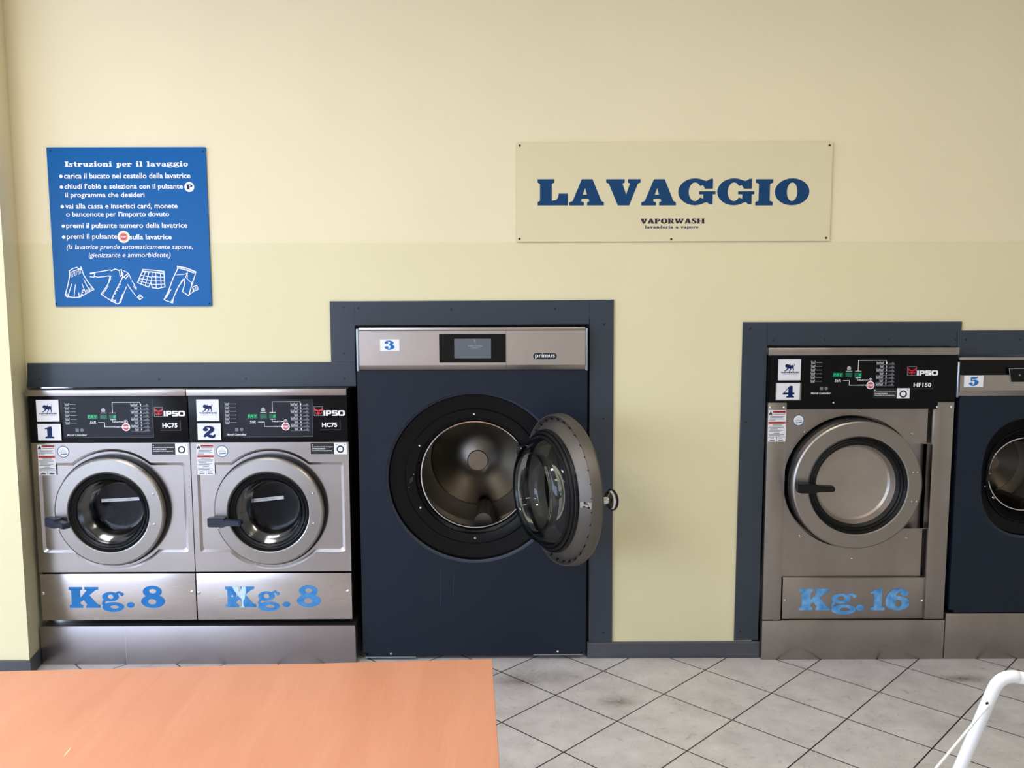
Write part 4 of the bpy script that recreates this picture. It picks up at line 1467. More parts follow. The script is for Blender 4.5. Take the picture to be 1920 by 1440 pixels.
Z = at(370, 1174, -0.055)[1]
plinth('low stainless plinth shared by washers 1 and 2', -1.985, at(667, 1210, -0.055)[0], -0.055, Z, PLINM, at(236, 1210, -0.055)[0])
plinth('brown-tinged stainless plinth under the Kg.16 washer', at(1428.3, 1200, -0.035)[0], at(1769.5, 1200, -0.035)[0], -0.035, at(1600, 1163.6, -0.035)[1], STEELD)
plinth('grey stainless plinth under the navy washer at the right edge', at(1771, 1200, -0.035)[0], 2.58, -0.035, at(1850, 1150, -0.035)[1], STEELD)


# ================================================================== navy washers with an open door
def open_door(root, C, Rr, theta, k=1.0):
    """door swung open about its right edge by theta degrees; C centre of the rim plane"""
    th = radians(theta)
    n = Vector((-sin(th), cos(th), 0))          # points out of the drum side of the door
    d = Vector((-cos(th), -sin(th), 0))         # from hinge towards the free edge
    M = Matrix.Identity(4)
    for i in range(3):
        M[i][0], M[i][1], M[i][2] = -d[i], n[i], (0, 0, 1)[i]
    M[0][3], M[1][3], M[2][3] = C
    q = Rr / 0.296
    m = MB(DISHM)
    pr = [(0.200, 0.026), (0.238, 0.030), (0.244, 0.026), (0.276, -0.010), (0.279, -0.010), (0.290, 0.004), (0.2935, 0.004), (0.2965, -0.004), (0.2990, -0.034), (0.292, -0.044), (0.215, -0.050), (0.200, -0.046), (0.200, 0.026)]
    m.lathe([(r * q, y * q) for r, y in pr], n=96, M=M)
    m.m(BLACKINK)
    for i in range(34):
        a = 2 * pi * (i + .5) / 34
        ca, sa = cos(a), sin(a)
        vs = []
        for rr in (0.272, 0.283):
            for w in (-0.0016, 0.0016):
                for yy in (-0.012, -0.0065 + (rr - 0.272) * 1.0):
                    vs.append(M @ Vector(((rr * ca - w * sa) * q, yy * q, (rr * sa + w * ca) * q)))
        m.add(vs, [(0, 1, 3, 2), (4, 6, 7, 5), (0, 4, 5, 1), (2, 3, 7, 6), (1, 5, 7, 3)])
    do = obj('door', m, root)
    m = MB(RUBBER)
    pr = [(0.206, 0.02), (0.238, 0.028), (0.241, 0.034), (0.239, 0.042), (0.234, 0.044), (0.2315, 0.040), (0.231, 0.050), (0.227, 0.056), (0.222, 0.056), (0.220, 0.051), (0.217, 0.060), (0.209, 0.062), (0.206, 0.02)]
    m.lathe([(r * q, y * q) for r, y in pr], n=96, M=M)
    obj('gasket', m, do)
    m = MB(GLASS)
    po = [(0.212, 0.040), (0.2105, 0.052), (0.207, 0.07), (0.196, 0.092), (0.182, 0.106), (0.160, 0.110), (0.148, 0.100), (0.140, 0.070), (0.128, 0.040), (0.110, 0.026), (0.06, 0.020), (0.0005, 0.018)]
    pi_ = [(0.207, 0.040), (0.2055, 0.052), (0.202, 0.068), (0.191, 0.088), (0.180, 0.100), (0.162, 0.104), (0.152, 0.096), (0.144, 0.068), (0.132, 0.037), (0.112, 0.022), (0.06, 0.016), (0.0005, 0.014)]
    m.lathe([(r * q, y * q) for r, y in soft(po)], n=96, M=M)
    m.lathe([(r * q, y * q) for r, y in soft(pi_)], n=96, M=M)
    obj('glass', m, do)
    m = MB(HANDLEB)
    H = M @ Matrix.Translation((-0.232 * q, -0.046 * q, 0.0))
    m.lathe([(0.013 * k, 0.0), (0.0125 * k, -0.046 * k)], n=24, M=H)
    m.m(CHROME).lathe([(0.0135 * k, -0.020 * k), (0.0135 * k, -0.046 * k), (0.020 * k, -0.048 * k), (0.034 * k, -0.054 * k), (0.038 * k, -0.062 * k)], n=36, M=H)
    m.m(HANDLEB).lathe([(0.038 * k, -0.061 * k), (0.0405 * k, -0.064 * k), (0.0405 * k, -0.070 * k), (0.036 * k, -0.075 * k), (0.0005, -0.078 * k)], n=36, M=H)
    obj('handle', m, do)
    m = MB(CHROME)

    def bx(x0, x1, y0, y1, z0, z1):
        vs = [M @ Vector((x * q, y * q, z * q)) for z in (z0, z1) for y in (y0, y1) for x in (x0, x1)]
        m.add(vs, [(0, 2, 3, 1), (4, 5, 7, 6), (0, 1, 5, 4), (2, 6, 7, 3), (0, 4, 6, 2), (1, 3, 7, 5)])
    bx(-0.290, -0.270, -0.010, 0.012, -0.010, 0.014)
    bx(-0.276, -0.252, 0.014, 0.020, -0.003, 0.003)
    bx(-0.256, -0.250, 0.012, 0.036, -0.010, 0.012)
    obj('latch', m, do)
    m = MB(WHITEL)
    bx(-0.02 + 0.02, 0.01 + 0.02, -0.0195, -0.019, 0.262, 0.268)
    return do, M


def navy_washer(label, geo, full):
    X0, X1, Z0, Z1, Yf = geo['x0'], geo['x1'], geo['z0'], geo['z1'], geo['y']
    cx, cz = geo['c']
    R0, R1 = geo['R'], geo['r']          # recess and drum opening radii
    root = thing('washing_machine', label, 'washing machine', ((X0 + X1) / 2, Yf, Z0), 'numbered coin washers along the wall')
    zb = geo['band0']
    m = MB(NAVY)
    m.box(X0 + 0.002, X0 + 0.006, Yf + 0.012, 0.74, Z0 + 0.03, zb).box(X1 - 0.006, X1 - 0.002, Yf + 0.012, 0.74, Z0 + 0.03, zb)
    m.box(X0 + 0.002, X1 - 0.002, 0.735, 0.74, Z0 + 0.03, Z1 - 0.02).box(X0 + 0.002, X1 - 0.002, Yf + 0.012, 0.74, Z0 + 0.025, Z0 + 0.03)
    m.box(X0 + 0.002, X1 - 0.002, 0.02, 0.74, Z1 - 0.03, Z1 - 0.02)
    obj('cabinet', m, root)
    # front sheet with round opening
    e = geo.get('e', 2.0)

    def sup(f, n=96, g=0.0):
        o = []
        for i in range(n):
            a = 2 * pi * i / n
            ca, sa = cos(a), sin(a)
            o.append((cx + f * (R0[0] + g) * math.copysign(abs(ca) ** (2 / e), ca), cz + f * (R0[1] + g) * math.copysign(abs(sa) ** (2 / e), sa)))
        return o
    m = MB(NAVY)
    m.prism([(X0, Z0 + 0.012), (X0, zb + 0.004), (X1, zb + 0.004), (X1, Z0 + 0.012), (X1 - 0.022, Z0 + 0.012), (X1 - 0.022, Z0), (X0 + 0.022, Z0), (X0 + 0.022, Z0 + 0.012)], Yf, Yf + 0.012,
            [sup(1)])
    m.m(NAVYR)  # lip in lighter navy, its highlight put into the colour
    rings = [(0.0, 0.0), (-0.004, 0.006), (-0.010, 0.012)]
    rr = [sup(1, g=g) for g, _ in rings]
    for k in range(2):
        n = 96
        m.add([(p[0], Yf + rings[k][1], p[1]) for p in rr[k]] + [(p[0], Yf + rings[k + 1][1], p[1]) for p in rr[k + 1]], [(i, (i + 1) % n, n + (i + 1) % n, n + i) for i in range(n)])
    fo = obj('front_panel', m, root)
    # moulded black surround, blended from the recess outline to the round opening
    m = MB(RECESSM)
    n = 96
    a0 = sup(1, g=-0.010)
    steps = [(0.0, 0.012), (0.04, 0.030), (0.52, 0.040), (0.56, 0.034), (0.60, 0.034), (0.86, 0.046), (0.90, 0.060), (0.96, 0.064), (1.0, 0.078)]
    loops = []
    for f, y in steps:
        lp = []
        for i in range(n):
            a = 2 * pi * i / n
            b = (cx + (R1 + 0.004) * cos(a), cz + (R1 + 0.004) * sin(a))
            lp.append((a0[i][0] * (1 - f) + b[0] * f, Yf + y, a0[i][1] * (1 - f) + b[1] * f))
        loops.append(lp)
    vs = [p for lp in loops for p in lp]
    fs = []
    for k in range(len(loops) - 1):
        for i in range(n):
            j = (i + 1) % n
            fs.append((k * n + i, k * n + j, (k + 1) * n + j, (k + 1) * n + i))
    m.add(vs, fs)
    so = obj('door_surround', m, root)
    for an in geo['screws']:
        a = radians(an)
        s = MB(SCREWM)
        rs = R1 + (min(R0) - R1) * 0.27
        s.head(cx + rs * cos(a), cz + rs * sin(a), Yf + 0.037, 0.0058, 0.005)
        obj('screw', s, so)
    # lock slot
    s = MB(HOLE)
    lx = cx - R1 - (min(R0) - R1) * 0.30
    s.prism([(lx - 0.006, cz - 0.030), (lx + 0.010, cz - 0.018), (lx + 0.012, cz + 0.004), (lx - 0.004, cz - 0.008)], Yf + 0.036, Yf + 0.042)
    s.m(PLUG).head(lx - 0.008, cz - 0.045, Yf + 0.037, 0.003).head(lx + 0.012, cz + 0.010, Yf + 0.037, 0.003)
    obj('lock_slot', s, so)
    m = MB(CHROME)
    m.lathe([(R1 + 0.004, Yf + 0.076), (R1 + 0.001, Yf + 0.071), (R1 - 0.003, Yf + 0.071), (R1 - 0.005, Yf + 0.078), (R1 - 0.002, Yf + 0.092)], cx, cz, 96)
    obj('drum_rim', m, root)
    # drum
    yb = geo['yb']
    Rd = R1 * 1.33
    m = MB(DRUM)
    m.lathe([(R1 - 0.002, Yf + 0.090), (Rd * 0.97, Yf + 0.115), (Rd, Yf + 0.14), (Rd, yb - 0.01), (Rd * 0.97, yb + 0.012), (R1 * 0.95, yb + 0.012)], cx, cz, 96)
    dr = obj('drum', m, root)
    m = MB(DRUMBACK)
    m.lathe([(R1 * 0.96, yb + 0.012), (R1 * 0.935, yb + 0.004), (R1 * 0.91, yb), (R1 * 0.21, yb - 0.035), (R1 * 0.208, yb - 0.03)], cx, cz, 96)
    obj('drum_back', m, dr)
    m = MB(HUB)
    m.lathe([(0.0005, yb - 0.046), (R1 * 0.195, yb - 0.045), (R1 * 0.208, yb - 0.041), (R1 * 0.21, yb - 0.03)], cx, cz, 48)
    obj('hub_cap', m, dr)
    for an, hh, ww in geo['lifters']:
        a = radians(an)
        ca, sa = cos(a), sin(a)
        m = MB(DRUMDK)
        pr = [(0, ww)] + [(hh - ww * .8 + ww * .8 * cos(radians(t)), ww * .8 * sin(radians(t))) for t in range(90, -91, -15)] + [(0, -ww)]
        vs = []
        for yq in (Yf + 0.15, yb - 0.02):
            for p, w in pr:
                r_ = Rd - p
                vs.append((cx + ca * r_ - sa * w, yq, cz + sa * r_ + ca * w))
        k = len(pr)
        m.add(vs, [tuple(range(k)), tuple(reversed(range(k, 2 * k)))] + [(i, i + 1, k + i + 1, k + i) for i in range(k - 1)])
        obj('lifter', m, dr)
    return root


# ---- machine 3, the big one
g3 = dict(x0=at(671.5, 800, -.02)[0], x1=at(1100.8, 800, -.02)[0], z0=at(885, 1228.5, -.02)[1], z1=at(885, 614, -.04)[1], y=-0.02,
          c=(-0.1475, 0.7905), R=(0.372, 0.364), r=0.231, band0=at(885, 694, -.04)[1], yb=0.41, screws=(90, 150, 210, 270, 330), lifters=((-82, 0.118, 0.048), (38, 0.03, 0.03), (158, 0.03, 0.03)))
big = navy_washer('big navy front-loading washer number 3 with its round glass door wide open', g3, True)


def band3(root):
    y = -0.042
    X0, X1 = at(673.5, 660, y)[0], at(1097.5, 660, y)[0]
    z1, z0 = g3['z1'], g3['band0']
    zs = at(885, 619.6, y)[1]
    m = MB(BANDM)
    zk = at(885, 684.5, y)[1]
    prof = [(y + 0.016, z0), (y + 0.012, z0 + 0.003), (y, zk), (y, zs - 0.0012), (0.02, zs - 0.0012), (0.02, z0)]
    n = len(prof)
    m.add([(X0, a, b) for a, b in prof] + [(X1, a, b) for a, b in prof], [tuple(range(n)), tuple(reversed(range(n, 2 * n)))] + [(i, n + i, n + (i + 1) % n, (i + 1) % n) for i in range(n)])
    m.m(BLACKINK)
    xs = at(948.6, 655, y)[0]
    m.rect(xs, xs + 0.0012, z0 + 0.006, zs - 0.002, y, 0.0003)
    bo = obj('control_panel', m, root)
    m = MB(BANDM)
    m.box(X0, X1, y, 0.02, zs + 0.0008, z1, 0.002)
    obj('top_strip', m, root)
    for a, b in ((at(667.6, 650, y)[0], X0 - 0.0006), (X1 + 0.0006, at(1102.4, 650, y)[0])):
        m = MB(PLUG)
        m.box(a, b, y + 0.001, 0.02, z0 - 0.004, z1 - 0.004, 0.004, 3)
        obj('end_cap', m, root)
    yy = y - 0.0002
    l = box_at(823.4, 626.3, 948.2, 679.6, yy)
    m = MB(GLOSSBLK)
    m.box(l[0], l[1], yy - 0.0015, yy + 0.001, l[2], l[3])
    do = obj('display', m, bo, flat=True)
    l = box_at(851.8, 634.9, 920.7, 671.7, yy)
    m = MB(SCREEN)
    m.rect(l[0], l[1], l[2], l[3], yy - 0.0015, 0.0006)
    m.m(GREYINK)
    w, h = l[1] - l[0], l[3] - l[2]
    sans(m, 'Premere un tasto', l[0] + w * .38, l[0] + w * .76, l[2] + h * .60, l[2] + h * .67, yy - 0.0022)
    sans(m, 'qualsiasi', l[0] + w * .46, l[0] + w * .68, l[2] + h * .50, l[2] + h * .565, yy - 0.0022)
    m.line([(l[0] + w * .55, l[2] + h * .95), (l[0] + w * .57, l[2] + h * .90), (l[0] + w * .545, l[2] + h * .86)], 0.002, yy - 0.0021, 0.0002)
    m.line([(l[0] + w * .565, l[2] + h * .82), (l[0] + w * .575, l[2] + h * .79)], 0.002, yy - 0.0021, 0.0002)
    m.m(PRINTBG)
    m.rect(l[0] + w * .30, l[1], l[2] + h * .0, l[2] + h * .48, yy - 0.0021, 0.0001) if False else None
    o = obj('screen', m, bo, flat=True)
    l = box_at(712.6, 636.3, 748.8, 657.9, yy)
    m = MB(WHITEL)
    m.rect(l[0], l[1], l[2], l[3], yy, 0.0006)
    m.m(SKYINK)
    w, h = l[1] - l[0], l[3] - l[2]
    glyph(m, '3', l[0] + w * .23, w * .52 / .86, l[2] + h * .11, h * .78, yy - 0.0007)
    obj('number_label', m, bo, flat=True)
    l = box_at(998.4, 660.8, 1045, 674.7, yy)
    m = MB(GREYINK)
    h = l[3] - l[2]
    m.prism(rrect(l[0], l[1], l[2], l[3], h * .499, 8), yy - 0.0006, yy)
    e = h * .07
    m.m(BLACKINK).prism(rrect(l[0] + e, l[1] - e, l[2] + e, l[3] - e, h * .42, 8), yy - 0.001, yy - 0.0006)
    m.m(WHITEINK)
    w = l[1] - l[0]
    sans(m, 'primus', l[0] + w * .11, l[1] - w * .10, l[2] + h * .14, l[3] - h * .12, yy - 0.0012, bold=.008)
    obj('maker_badge', m, bo, flat=True)


band3(big)
C3 = (0.184, -0.262, 0.797)
open_door(big, C3, 0.296, 114)
for sx, sy0, sy1 in ((826.5, 1066, 1138), (850.5, 1080, 1120)):
    m = MB(NAVYR)
    m.line([at(sx, sy0, -0.02), at(sx - 1, sy1, -0.02)], 0.0012, -0.0199, 0.0003)
    obj('scratch', m, big)
m = MB(GLOSSBLK)
# hinge brackets between surround and door
for zc, zz in ((0.118, 1), (-0.118, -1)):
    hx, hz = g3['c'][0] + 0.205, g3['c'][1] + zc
    h = MB(HANDLEB)
    h.box(hx - 0.028, hx + 0.040, -0.004, 0.024, hz - 0.020, hz + 0.016, 0.003)
    h.box(hx + 0.010, hx + 0.050, -0.050, -0.002, hz - 0.012, hz + 0.010, 0.003)
    h.m(SCREWM).head(hx - 0.006, hz + 0.004, -0.004, 0.006, 0.005)
    h.m(CHROME).tube([(hx + 0.004, -0.008, hz + 0.008), (hx + 0.024, -0.03, hz + 0.002), (hx + 0.036, -0.05, hz - 0.006)], 0.003, 16)
    obj('hinge', h, big)
# floor brackets with a screw each
for x0, x1, yb, sx, sy in ((685, 780, 1231, 733, 1226), (1000, 1092, 1226.3, 1046, 1222)):
    b = MB(PLUG)
    Xa, Xb = at(x0, yb, -0.024)[0], at(x1, yb, -0.024)[0]
    zz = at((x0 + x1) / 2, yb, -0.024)[1]
    b.box(Xa, Xb, -0.026, 0.2, zz - 0.004, zz)
    b.m(SCREWM).head(*at(sx, sy, -0.02), -0.02, 0.0052, 0.004)
    obj('bracket', b, big)
for fx in (g3['x0'] + 0.06, g3['x1'] - 0.06):
    for fy in (0.05, 0.65):
        b = MB(HANDLEB)
        b.tube([(fx, fy, 0.0), (fx, fy, g3['z0'] + 0.03)], 0.022, 16)
        obj('foot', b, big)

# ---- machine 5 at the right edge of the view
xl5 = at(1799.3, 760, -.03)[0]
cx5 = at(1925, 889, .03)[0]
g5 = dict(x0=xl5, x1=2 * cx5 - xl5, z0=at(1850, 1148, -.03)[1], z1=at(1850, 669.8, -.04)[1], y=-0.03, c=(cx5, at(1925, 890, .03)[1]), R=(at(1925, 900, -.03)[0] - at(1822.5, 900, -.03)[0], 0.262), r=0.158,
          band0=at(1850, 743.6, -.04)[1], yb=0.34, screws=(148, 212, 32, 328), lifters=((-70, 0.07, 0.03), (50, 0.07, 0.03), (170, 0.07, 0.03)), e=2.5)
nav5 = navy_washer('navy washer number 5 cut off by the right edge of the view', g5, False)


def band5(root):
    y = -0.045
    X0, X1 = at(1800.5, 715, y)[0], g5['x1'] - 0.004
    z1, z0 = g5['z1'], g5['band0']
    zs0 = at(1850, 675.6, y)[1]
    zm = at(1850, 703.4, y)[1]
    zk = at(1850, 731.8, y)[1]
    m = MB(BANDM)
    prof = [(y + 0.016, z0), (y + 0.012, z0 + 0.003), (y, zk), (y, zm), (0.0, zm), (0.0, z0)]
    n = len(prof)
    m.add([(X0, a, b) for a, b in prof] + [(X1, a, b) for a, b in prof], [tuple(range(n)), tuple(reversed(range(n, 2 * n)))] + [(i, n + i, n + (i + 1) % n, (i + 1) % n) for i in range(n)])
    bo = obj('control_panel', m, root)
    m = MB(GLOSSBLK)
    m.box(X0, X1, y + 0.012, 0.02, zm - 0.002, zs0 + 0.001)
    d0 = at(1891, 703, y)[0]
    d1 = at(1895, 716, y)[0]
    zt, zb_ = at(1900, 691, y)[1], at(1900, 716, y)[1]
    m.prism([(d0, zt), (d1, zb_), (X1 - 0.09, zb_), (X1 - 0.085, zt)], y - 0.0012, y + 0.012)
    m.m(GREYINK).line([(d1, zb_), (d0, zt), (X1 - 0.085, zt)], 0.0016, y - 0.0012, 0.0004)
    m.m(MIDINK).disc(*at(1911.5, 703.5, y), 0.004, y - 0.0016, y - 0.001)
    obj('display', m, bo, flat=True)
    m = MB(BANDM)
    m.box(X0 - 0.008, X1 + 0.004, y, 0.02, zs0, z1, 0.002)
    obj('top_strip', m, root)
    m = MB(PLUG)
    a = at(1796, 720, y)[0]
    m.box(a, X0 - 0.0005, y + 0.004, 0.02, z0 - 0.004, at(1797, 678, y)[1], 0.004, 3)
    obj('end_cap', m, root)
    yy = y - 0.0003
    l = box_at(1807.5, 704, 1843.5, 725.6, yy)
    m = MB(WHITEL)
    m.rect(l[0], l[1], l[2], l[3], yy, 0.0006)
    m.m(SKYINK)
    w, h = l[1] - l[0], l[3] - l[2]
    glyph(m, '5', l[0] + w * .25, w * .52 / .9, l[2] + h * .12, h * .76, yy - 0.0007)
    obj('number_label', m, bo, flat=True)


band5(nav5)
open_door(nav5, (g5['c'][0] + 0.235, -0.215, g5['c'][1]), 0.215, 116, 0.9)
for fx in (g5['x0'] + 0.05, g5['x1'] - 0.05):
    for fy in (0.02, 0.42):
        b = MB(PLUG)
        b.tube([(fx, fy, at(1850, 1150, -0.035)[1]), (fx, fy, g5['z0'] + 0.03)], 0.016, 12)
        obj('foot', b, nav5)


# ================================================================== machine 4, the 16 kg washer
def washer4():
    F, FP = -0.032, -0.006
    UL = (at(1439.8, 760, F)[0] + at(1429.6, 1160, F)[0]) / 2
    UR = (at(1790, 760, F)[0] + at(1768.5, 1160, F)[0]) / 2
    ul1 = at(1475.8, 760, F)[0]
    ur0 = at(1752.5, 760, F)[0]
    zu1, zu0 = at(1600, 754.5, F)[1], at(1600, 1161.7, F)[1]
    root = thing('washing_machine', 'steel washer number 4 with faded Kg.16 lettering on its lower panel', 'washing machine', ((UL + UR) / 2, F, zu0), 'numbered coin washers along the wall')
    yc = -0.045
    zc1, zc0 = at(1600, 652.2, yc)[1], at(1600, 666, yc)[1]
    m = MB(DARKIN)
    z0, z1 = zu0 + 0.002, zc0
    m.box(UL + 0.002, UL + 0.006, F + 0.012, 0.6, z0, z1).box(UR - 0.006, UR - 0.002, F + 0.012, 0.6, z0, z1)
    m.box(UL + 0.002, UR - 0.002, 0.595, 0.6, z0, z1).box(UL + 0.002, UR - 0.002, F + 0.03, 0.6, z0, z0 + 0.004)
    obj('cabinet', m, root)
    m = MB(STEELD)
    m.box(at(1441.5, 659, yc)[0], at(1799.4, 659, yc)[0], yc, 0.55, zc0, zc1, 0.002)
    obj('top_cap', m, root)
    m = MB(BLACKP)
    yp = F - 0.002
    zb0 = at(1600, 767, yp)[1]
    b0, b1 = at(1443.3, 710, yp)[0], at(1793.3, 710, yp)[0]
    m.prism([(b0, zu1 + 0.001), (ul1 + 0.001, zu1 + 0.001), (ul1 + 0.001, zb0), (ur0 + 0.012, zb0), (ur0 + 0.012, zu1 + 0.001), (b1, zu1 + 0.001), (b1, zc0 + 0.0005), (b0, zc0 + 0.0005)], yp, F + 0.012)
    m.m(SCREWM).head(*at(1563, 755.3, yp), yp, 0.004)
    po = obj('control_panel', m, root, flat=True)
    m = MB(PRINT4)
    a = box_at(1515.6, 674, 1684.5, 743, yp)
    m.rect(a[0], a[1], a[2], a[3], yp, 0.0006)
    m.m(PRINTBG)
    m.line([(a[1], a[3]), (a[1], a[2] + 0.02)], 0.001, yp, 0.0007)
    obj('overlay', m, po, flat=True)
    ax, az = at(1561.8, 698.9, yp)
    graphics(po, ax, az, yp - 0.0007, 7, '6')
    l = box_at(1701, 687, 1718.8, 704, yp)
    tt = box_at(1719.3, 694.4, 1758.6, 704, yp)
    fox_logo(po, l[0], l[1], l[2], l[3], tt[0], tt[1], tt[2], tt[3], yp)
    l = box_at(1708, 712.5, 1749, 729, yp)
    tt = box_at(1712.6, 717.4, 1745.8, 725.7, yp)
    model_plate(po, 'HF150', l[0], l[1], l[2], l[3], tt[0], tt[1], tt[2], tt[3], yp, PRINT4)
    l = box_at(1459, 673.2, 1501, 713, yp)
    logo_sticker(root, l[0], l[1], l[2], l[3], yp)
    l = box_at(1454.3, 717.6, 1502, 750.8, yp)
    number_plate(root, '4', l[0], l[1], l[2], l[3], yp, 1)
    l = box_at(1637, 728.5, 1705.3, 747.2, yp - 0.0014)
    detergent_label(root, l[0], l[1], at(1681.5, 735, yp)[0], l[2], l[3], yp - 0.0014)
    # uprights
    for a, b in ((UL, ul1), (ur0, UR)):
        m = MB(STEELD)
        m.box(a, b, F, F + 0.05, zu0, zu1, 0.002)
        uo = obj('upright', m, root)
        for X in (a + 0.011, b - 0.011):
            s = MB(SCREWM)
            s.head(X, zu1 - 0.020, F, 0.006, 0.004)
            obj('rivet', s, uo)
    # centre panel with door opening and hinge notch
    dcx, dcz = at(1609, 911, -0.085)[0], at(1609, 911, -0.085)[1]
    R_ = 0.284
    zn0, zn1 = at(1730, 991, FP)[1], at(1730, 831.5, FP)[1]
    xr = at(1744, 900, FP)[0]
    zc = zb0 - 0.0005
    zl = at(1600, 1080.5, FP)[1]
    pr1 = at(1740.5, 900, FP)[0]
    a1 = math.asin((zn1 - dcz) / R_)
    a0 = math.asin((zn0 - dcz) / R_)
    n = 60
    xp = at(1734.5, 890, FP)[0]
    L0 = ul1 - 0.004
    out = [(L0, zl), (xp, zl), (xp, zn0)] + [(dcx + R_ * cos(a0 - (2 * pi + a0 - a1) * i / n), dcz + R_ * sin(a0 - (2 * pi + a0 - a1) * i / n)) for i in range(n + 1)] + [(xp, zn1), (xp, zc), (L0, zc)]
    m = MB(STEELD)
    m.prism(out, FP, FP + 0.004)
    lip = [(xp - 0.02, zn1)] + [(xr - 0.016 + 0.016 * sin(radians(a)), zn1 - 0.016 + 0.016 * cos(radians(a))) for a in range(0, 91, 15)]
    lip += [(xr - 0.016 + 0.016 * cos(radians(a)), zn0 + 0.016 - 0.016 * sin(radians(a))) for a in range(0, 91, 15)] + [(xp - 0.02, zn0)]
    m.tube([Vector((x, FP - 0.001, z)) for x, z in lip], 0.0022, 16)
    fo = obj('front_panel', m, root)
    for px, py in ((1612.3, 771), (1509.2, 810), (1710.6, 813.3), (1500, 1004.6), (1699, 1008.4), (1597.2, 1047)):
        s = MB(SCREWM)
        s.head(*at(px, py, FP), FP, 0.0045, 0.0035)
        obj('screw', s, fo)
    m = MB(STEELD)
    m.box(ul1, xp + 0.012, 0.045, 0.05, zl, zc)
    obj('inner_plate', m, root)
    # lower panel
    FL = -0.024
    l = box_at(1467, 1083.6, 1737.3, 1162.6, FL)
    m = MB(STEELD)
    m.box(l[0], l[1], FL, FL + 0.03, zu0, l[3], 0.0018)
    lo = obj('lower_panel', m, root)
    for px, py in ((1471.8, 1125.3), (1729, 1126)):
        s = MB(SCREWM)
        s.head(*at(px, py, FL), FL, 0.0045, 0.0035)
        obj('screw', s, lo)
    yy = FL - 0.0004
    k = 4.3636
    for ch, x0, x1, t, b, lw, hi in (('K', 518, 769, 455, 628, 0, 1), ('g', 779, 985, 491, 663, -.19, .78), ('.', 980, 1047, 583, 632, -.01, .27), ('1', 1100, 1214, 455, 629, 0, 1),
                                     ('6', 1224, 1419, 453, 629, -.015, 1.0)):
        m = MB(FADEDINK)
        slab_px(m, ch, 1380 + x0 / k, 1380 + x1 / k, 1000 + t / k, 1000 + b / k, yy, lw, hi)
        obj('letter', m, lo, flat=True)
    l = box_at(1440.3, 769, 1473.3, 828, F)
    warning_label(root, l[0], l[1], l[2], l[3], F)
    X, Z = at(1497.3, 788, FP)
    round_sticker(root, X, Z, 10.9 * KP, FP)
    # door
    DY = -0.085
    r0 = 0.270
    m = MB(RINGM)
    m.lathe([(0.204, DY + 0.014), (0.206, DY + 0.002), (0.211, DY), (r0 - 0.008, DY + 0.002), (r0 - 0.002, DY + 0.006), (r0, DY + 0.014), (r0, DY + 0.040), (r0 - 0.006, DY + 0.050)], dcx, dcz, 96)
    do = obj('door', m, root)
    m = MB(RUBBER)
    m.lathe([(r0 - 0.006, DY + 0.048), (r0 + 0.004, DY + 0.052), (r0 + 0.006, 0.02), (0.22, 0.03)], dcx, dcz, 96)
    obj('seal', m, do)
    m = MB(RUBBER)
    m.lathe([(0.2065, DY + 0.004), (0.202, DY + 0.001), (0.194, DY + 0.012), (0.189, DY + 0.010), (0.184, DY + 0.016), (0.178, DY + 0.014), (0.168, DY + 0.020), (0.166, DY + 0.06), (0.2065, DY + 0.06),
             (0.2065, DY + 0.004)], dcx, dcz, 96)
    obj('gasket', m, do)
    m = MB(DOME)
    m.lathe([(0.171, DY + 0.022), (0.165, DY + 0.035), (0.158, DY + 0.060), (0.150, DY + 0.068), (0.12, DY + 0.074), (0.06, DY + 0.078), (0.0005, DY + 0.079)], dcx, dcz, 96)
    obj('bowl', m, do)
    for px, py in ((1713.7, 886), (1722, 886), (1710.6, 941.3), (1719.5, 941)):
        s = MB(RINGM)
        s.head(*at(px, py, DY), DY + 0.001, 0.005, 0.003)
        obj('rivet', s, do)
    s = MB(SCREWM)
    s.head(*at(1499.5, 925.5, DY), DY + 0.002, 0.0065, 0.006)
    obj('rivet', s, do)
    X, Z = at(1506, 912.5, DY)
    lever(do, X + 0.003, Z, DY, 0.158, 0.038, -4, HANDLEB)
    return root


washer4()


# ================================================================== table
def table():
    z = 0.74
    a = Vector(atz(922.5, 1235, z) + (0,))
    b = Vector(atz(0, 1258, z) + (0,))
    c = Vector(atz(935, 1440, z) + (0,))
    u = (b - a).normalized()
    v = Vector((-u.y, u.x, 0))
    if v.dot(c - a) < 0:
        v = -v
    Lx, Ly = 1.55, 0.80
    root = thing('table', 'orange wood-look table at the lower left of the view', 'table', tuple((a + u * Lx / 2 + v * Ly / 2)[:2]) + (0.0,))
    M = Matrix.Identity(4)
    for i in range(3):
        M[i][0], M[i][1], M[i][2] = u[i], v[i], (0, 0, 1)[i]
    M[0][3], M[1][3] = a.x, a.y

    def part(name, mt, bx, bv, top=None):
        m = MB(mt)
        m.box(*bx, bv)
        m.v = [M @ q for q in m.v]
        return obj(name, m, root)
    part('tabletop', TABLEM, (0, Lx, 0, Ly, z - 0.025, z), 0.0025)
    for x in (0.05, Lx - 0.10):
        for y in (0.05, Ly - 0.10):
            part('leg', FRAMEM, (x, x + 0.05, y, y + 0.05, 0, z - 0.0245), 0.004)
    part('apron', FRAMEM, (0.10, Lx - 0.10, 0.06, 0.085, z - 0.085, z - 0.0245), 0.002)
    part('apron', FRAMEM, (0.10, Lx - 0.10, Ly - 0.085, Ly - 0.06, z - 0.085, z - 0.0245), 0.002)
    # pale scratch on the surface
    m = MB(CREAMINK)
    p = Vector(atz(120, 1418, z) + (z,))
    q = Vector(atz(134, 1401, z) + (z,))
    m.tube([p, (p + q) / 2 + Vector((0.001, 0, 0)), q], [0.0006, 0.0018, 0.0006], 6)
    obj('scratch', m, root)


table()


